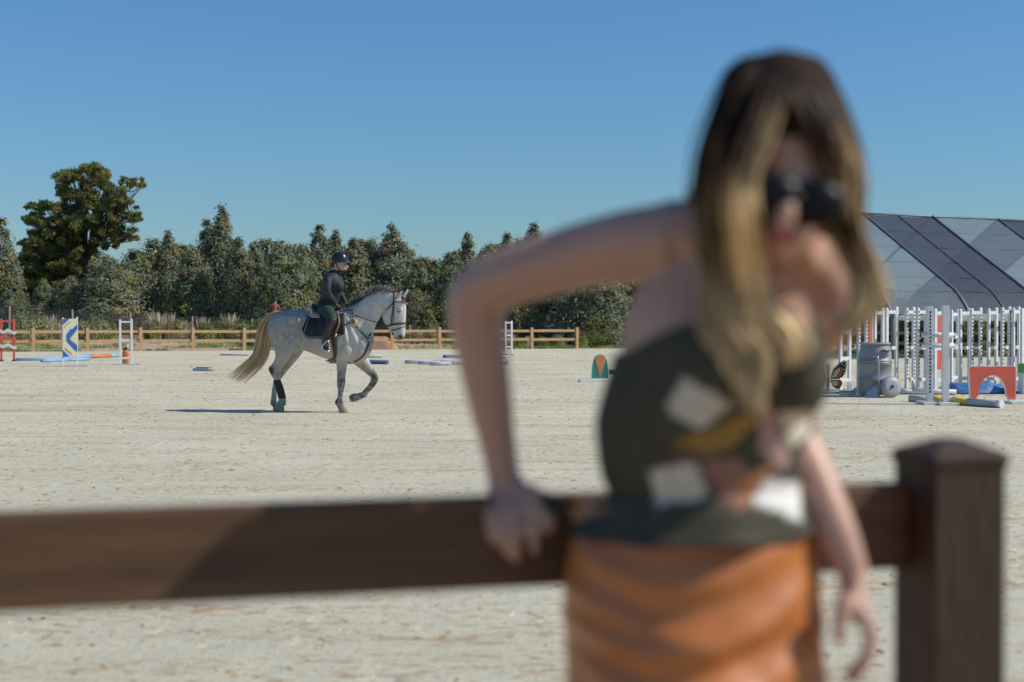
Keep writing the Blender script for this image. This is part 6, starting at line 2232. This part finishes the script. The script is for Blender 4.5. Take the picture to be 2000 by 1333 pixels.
def woman_hair():
    r = np.random.RandomState(12)
    guides = [  # points (px, py, depth), spread in metres, strand count, where it turns fair (0..1), brightness
        # over the crown
        ([(1520, 112, 1.80), (1508, 150, 1.735), (1482, 220, 1.702), (1452, 300, 1.687), (1438, 380, 1.695), (1432, 470, 1.74)], 0.016, 170, 1.0, 1.2),
        ([(1524, 112, 1.80), (1524, 150, 1.732), (1508, 205, 1.705), (1482, 270, 1.69), (1456, 335, 1.687), (1448, 420, 1.70)], 0.014, 130, 0.55, 1.0),
        ([(1532, 113, 1.80), (1545, 150, 1.735), (1570, 210, 1.705), (1606, 285, 1.704), (1634, 360, 1.72), (1642, 430, 1.74)], 0.014, 170, 1.1, 1.2),
        ([(1538, 114, 1.81), (1568, 145, 1.75), (1600, 200, 1.73), (1634, 275, 1.725), (1654, 345, 1.735), (1654, 400, 1.75)], 0.014, 170, 0.85, 1.3),
        ([(1512, 113, 1.81), (1478, 145, 1.75), (1445, 205, 1.735), (1425, 290, 1.735), (1416, 370, 1.75), (1418, 450, 1.77)], 0.015, 170, 1.0, 1.3),
        # side locks
        ([(1512, 112, 1.80), (1462, 140, 1.79), (1428, 210, 1.78), (1414, 300, 1.78), (1400, 390, 1.785), (1398, 480, 1.79), (1412, 560, 1.785), (1406, 640, 1.78), (1446, 710, 1.778), (1472, 800, 1.775)], 0.021, 300, 0.62, 0.85),
        ([(1512, 114, 1.79), (1466, 155, 1.75), (1440, 245, 1.73), (1426, 345, 1.73), (1424, 450, 1.75), (1434, 540, 1.77), (1430, 620, 1.77), (1480, 690, 1.77), (1476, 765, 1.772)], 0.019, 260, 0.60, 0.9),
        ([(1476, 250, 1.705), (1464, 280, 1.695), (1454, 320, 1.688), (1450, 390, 1.69), (1454, 465, 1.72), (1462, 545, 1.755), (1482, 605, 1.77), (1526, 658, 1.77), (1562, 706, 1.77)], 0.012, 300, -0.35, 1.15),
        ([(1478, 250, 1.705), (1466, 280, 1.695), (1458, 320, 1.688), (1453, 395, 1.69), (1460, 485, 1.73), (1472, 560, 1.765), (1458, 640, 1.77), (1464, 720, 1.772), (1474, 798, 1.772)], 0.011, 220, -0.3, 1.1),
        ([(1466, 560, 1.77), (1515, 612, 1.765), (1558, 660, 1.765), (1550, 712, 1.768)], 0.012, 110, -0.6, 1.15),
        ([(1505, 112, 1.83), (1440, 150, 1.84), (1410, 225, 1.85), (1392, 305, 1.86), (1378, 375, 1.87), (1368, 420, 1.885), (1385, 500, 1.85)], 0.019, 200, 1.1, 1.1),
        ([(1500, 112, 1.86), (1452, 135, 1.90), (1420, 225, 1.93), (1405, 340, 1.96), (1408, 470, 1.98), (1424, 570, 2.00)], 0.024, 200, 1.3, 1.0),
        ([(1540, 112, 1.80), (1596, 148, 1.79), (1632, 220, 1.78), (1658, 300, 1.77), (1660, 370, 1.77), (1648, 425, 1.77), (1666, 490, 1.77), (1698, 548, 1.77), (1688, 608, 1.77), (1650, 654, 1.775)], 0.016, 300, 0.42, 0.8),
        ([(1540, 116, 1.78), (1586, 168, 1.75), (1620, 255, 1.73), (1650, 345, 1.73), (1652, 420, 1.745), (1664, 480, 1.76), (1686, 540, 1.765), (1672, 602, 1.77), (1640, 644, 1.775)], 0.012, 180, 0.95, 0.9),
        ([(1545, 112, 1.83), (1606, 150, 1.84), (1645, 240, 1.85), (1664, 325, 1.86), (1652, 390, 1.87), (1658, 460, 1.88), (1690, 532, 1.88), (1686, 595, 1.88)], 0.016, 200, 0.5, 0.8),
        ([(1530, 110, 1.87), (1580, 132, 1.92), (1610, 222, 1.95), (1620, 340, 1.97), (1612, 460, 1.98), (1596, 560, 1.99)], 0.026, 200, 1.3, 1.0),
        ([(1525, 110, 1.84), (1528, 130, 1.93), (1518, 225, 1.97), (1500, 350, 1.985), (1484, 480, 2.0), (1476, 590, 2.01)], 0.036, 220, 1.3, 1.0),
    ]
    dark = np.array((0.034, 0.019, 0.0105)); mid = np.array((0.22, 0.128, 0.062)); fair = np.array((0.76, 0.56, 0.29))
    m = 34
    PP, RR, CC = [], [], []
    for pts, spread, count, early, lum in guides:
        base = catmull([tuple(W(*p) - W_BASE) for p in pts], 8)
        f0 = np.linspace(0, len(base) - 1, 200)
        dense = np.stack([np.interp(f0, np.arange(len(base)), base[:, k]) for k in range(3)], 1)
        n = count
        end = r.uniform(0.80, 1.0, n)
        tt = np.linspace(0, 1, m)[None] * end[:, None]
        P = np.stack([np.interp(tt * 199, np.arange(200), dense[:, k]) for k in range(3)], 2)
        fly = np.where(r.rand(n) < 0.05, 1.5, 1.0)
        off = np.clip(r.normal(0, 1, (n, 3)), -2, 2) * np.array((1, 0.8, 0.5)) * spread * 0.45 * fly[:, None]
        g = 0.3 + 0.85 * np.minimum(1, tt * 2) - 0.5 * np.maximum(0, tt - 0.75)
        ph = r.uniform(0, 6.28, (n, 1)); amp = r.uniform(0.2, 1.0, (n, 1)) * spread * 0.35 * fly[:, None]; fr = r.uniform(5, 9, (n, 1))
        P = P + off[:, None, :] * g[:, :, None]
        P[:, :, 0] += np.sin(ph + fr * tt) * amp * tt
        P[:, :, 1] += np.cos(ph + fr * tt) * amp * tt * 0.6
        e = early + r.normal(0, 0.10, (n, 1))
        f = (tt - e * 0.55) / 0.45
        k1 = np.clip(f * 1.6, 0, 1)[:, :, None]; k2 = np.clip((f - 0.25) * 1.3, 0, 1)[:, :, None]
        c = dark + (mid - dark) * k1
        c = c + (fair - c) * k2
        tone = np.where(r.rand(n) < 0.8, r.uniform(0.55, 1.25, n), r.uniform(1.2, 2.0, n)) * lum
        PP.append(P); CC.append(c * tone[:, None, None]); RR.append(0.0026 * (1 - 0.55 * tt) * np.ones((n, 1)))
    me = strand_mesh('hair', np.concatenate(PP), np.concatenate(RR), np.concatenate(CC))
    h = link('hair', me, attr_mat('woman_hair', 0.55, 0.1, 40, 0.18), woman)
    # scalp under the strands
    mb = MB()
    mb.ellipsoid(W(1520, 232, 1.815) - W_BASE, 0.074, 0.110, 0.086, None, 24, 14)
    mb.build('hair_roots', paint('dark_roots', (0.030, 0.018, 0.011), 0.8, 0.3, 60, spec=0.1), h, True)
woman_hair()
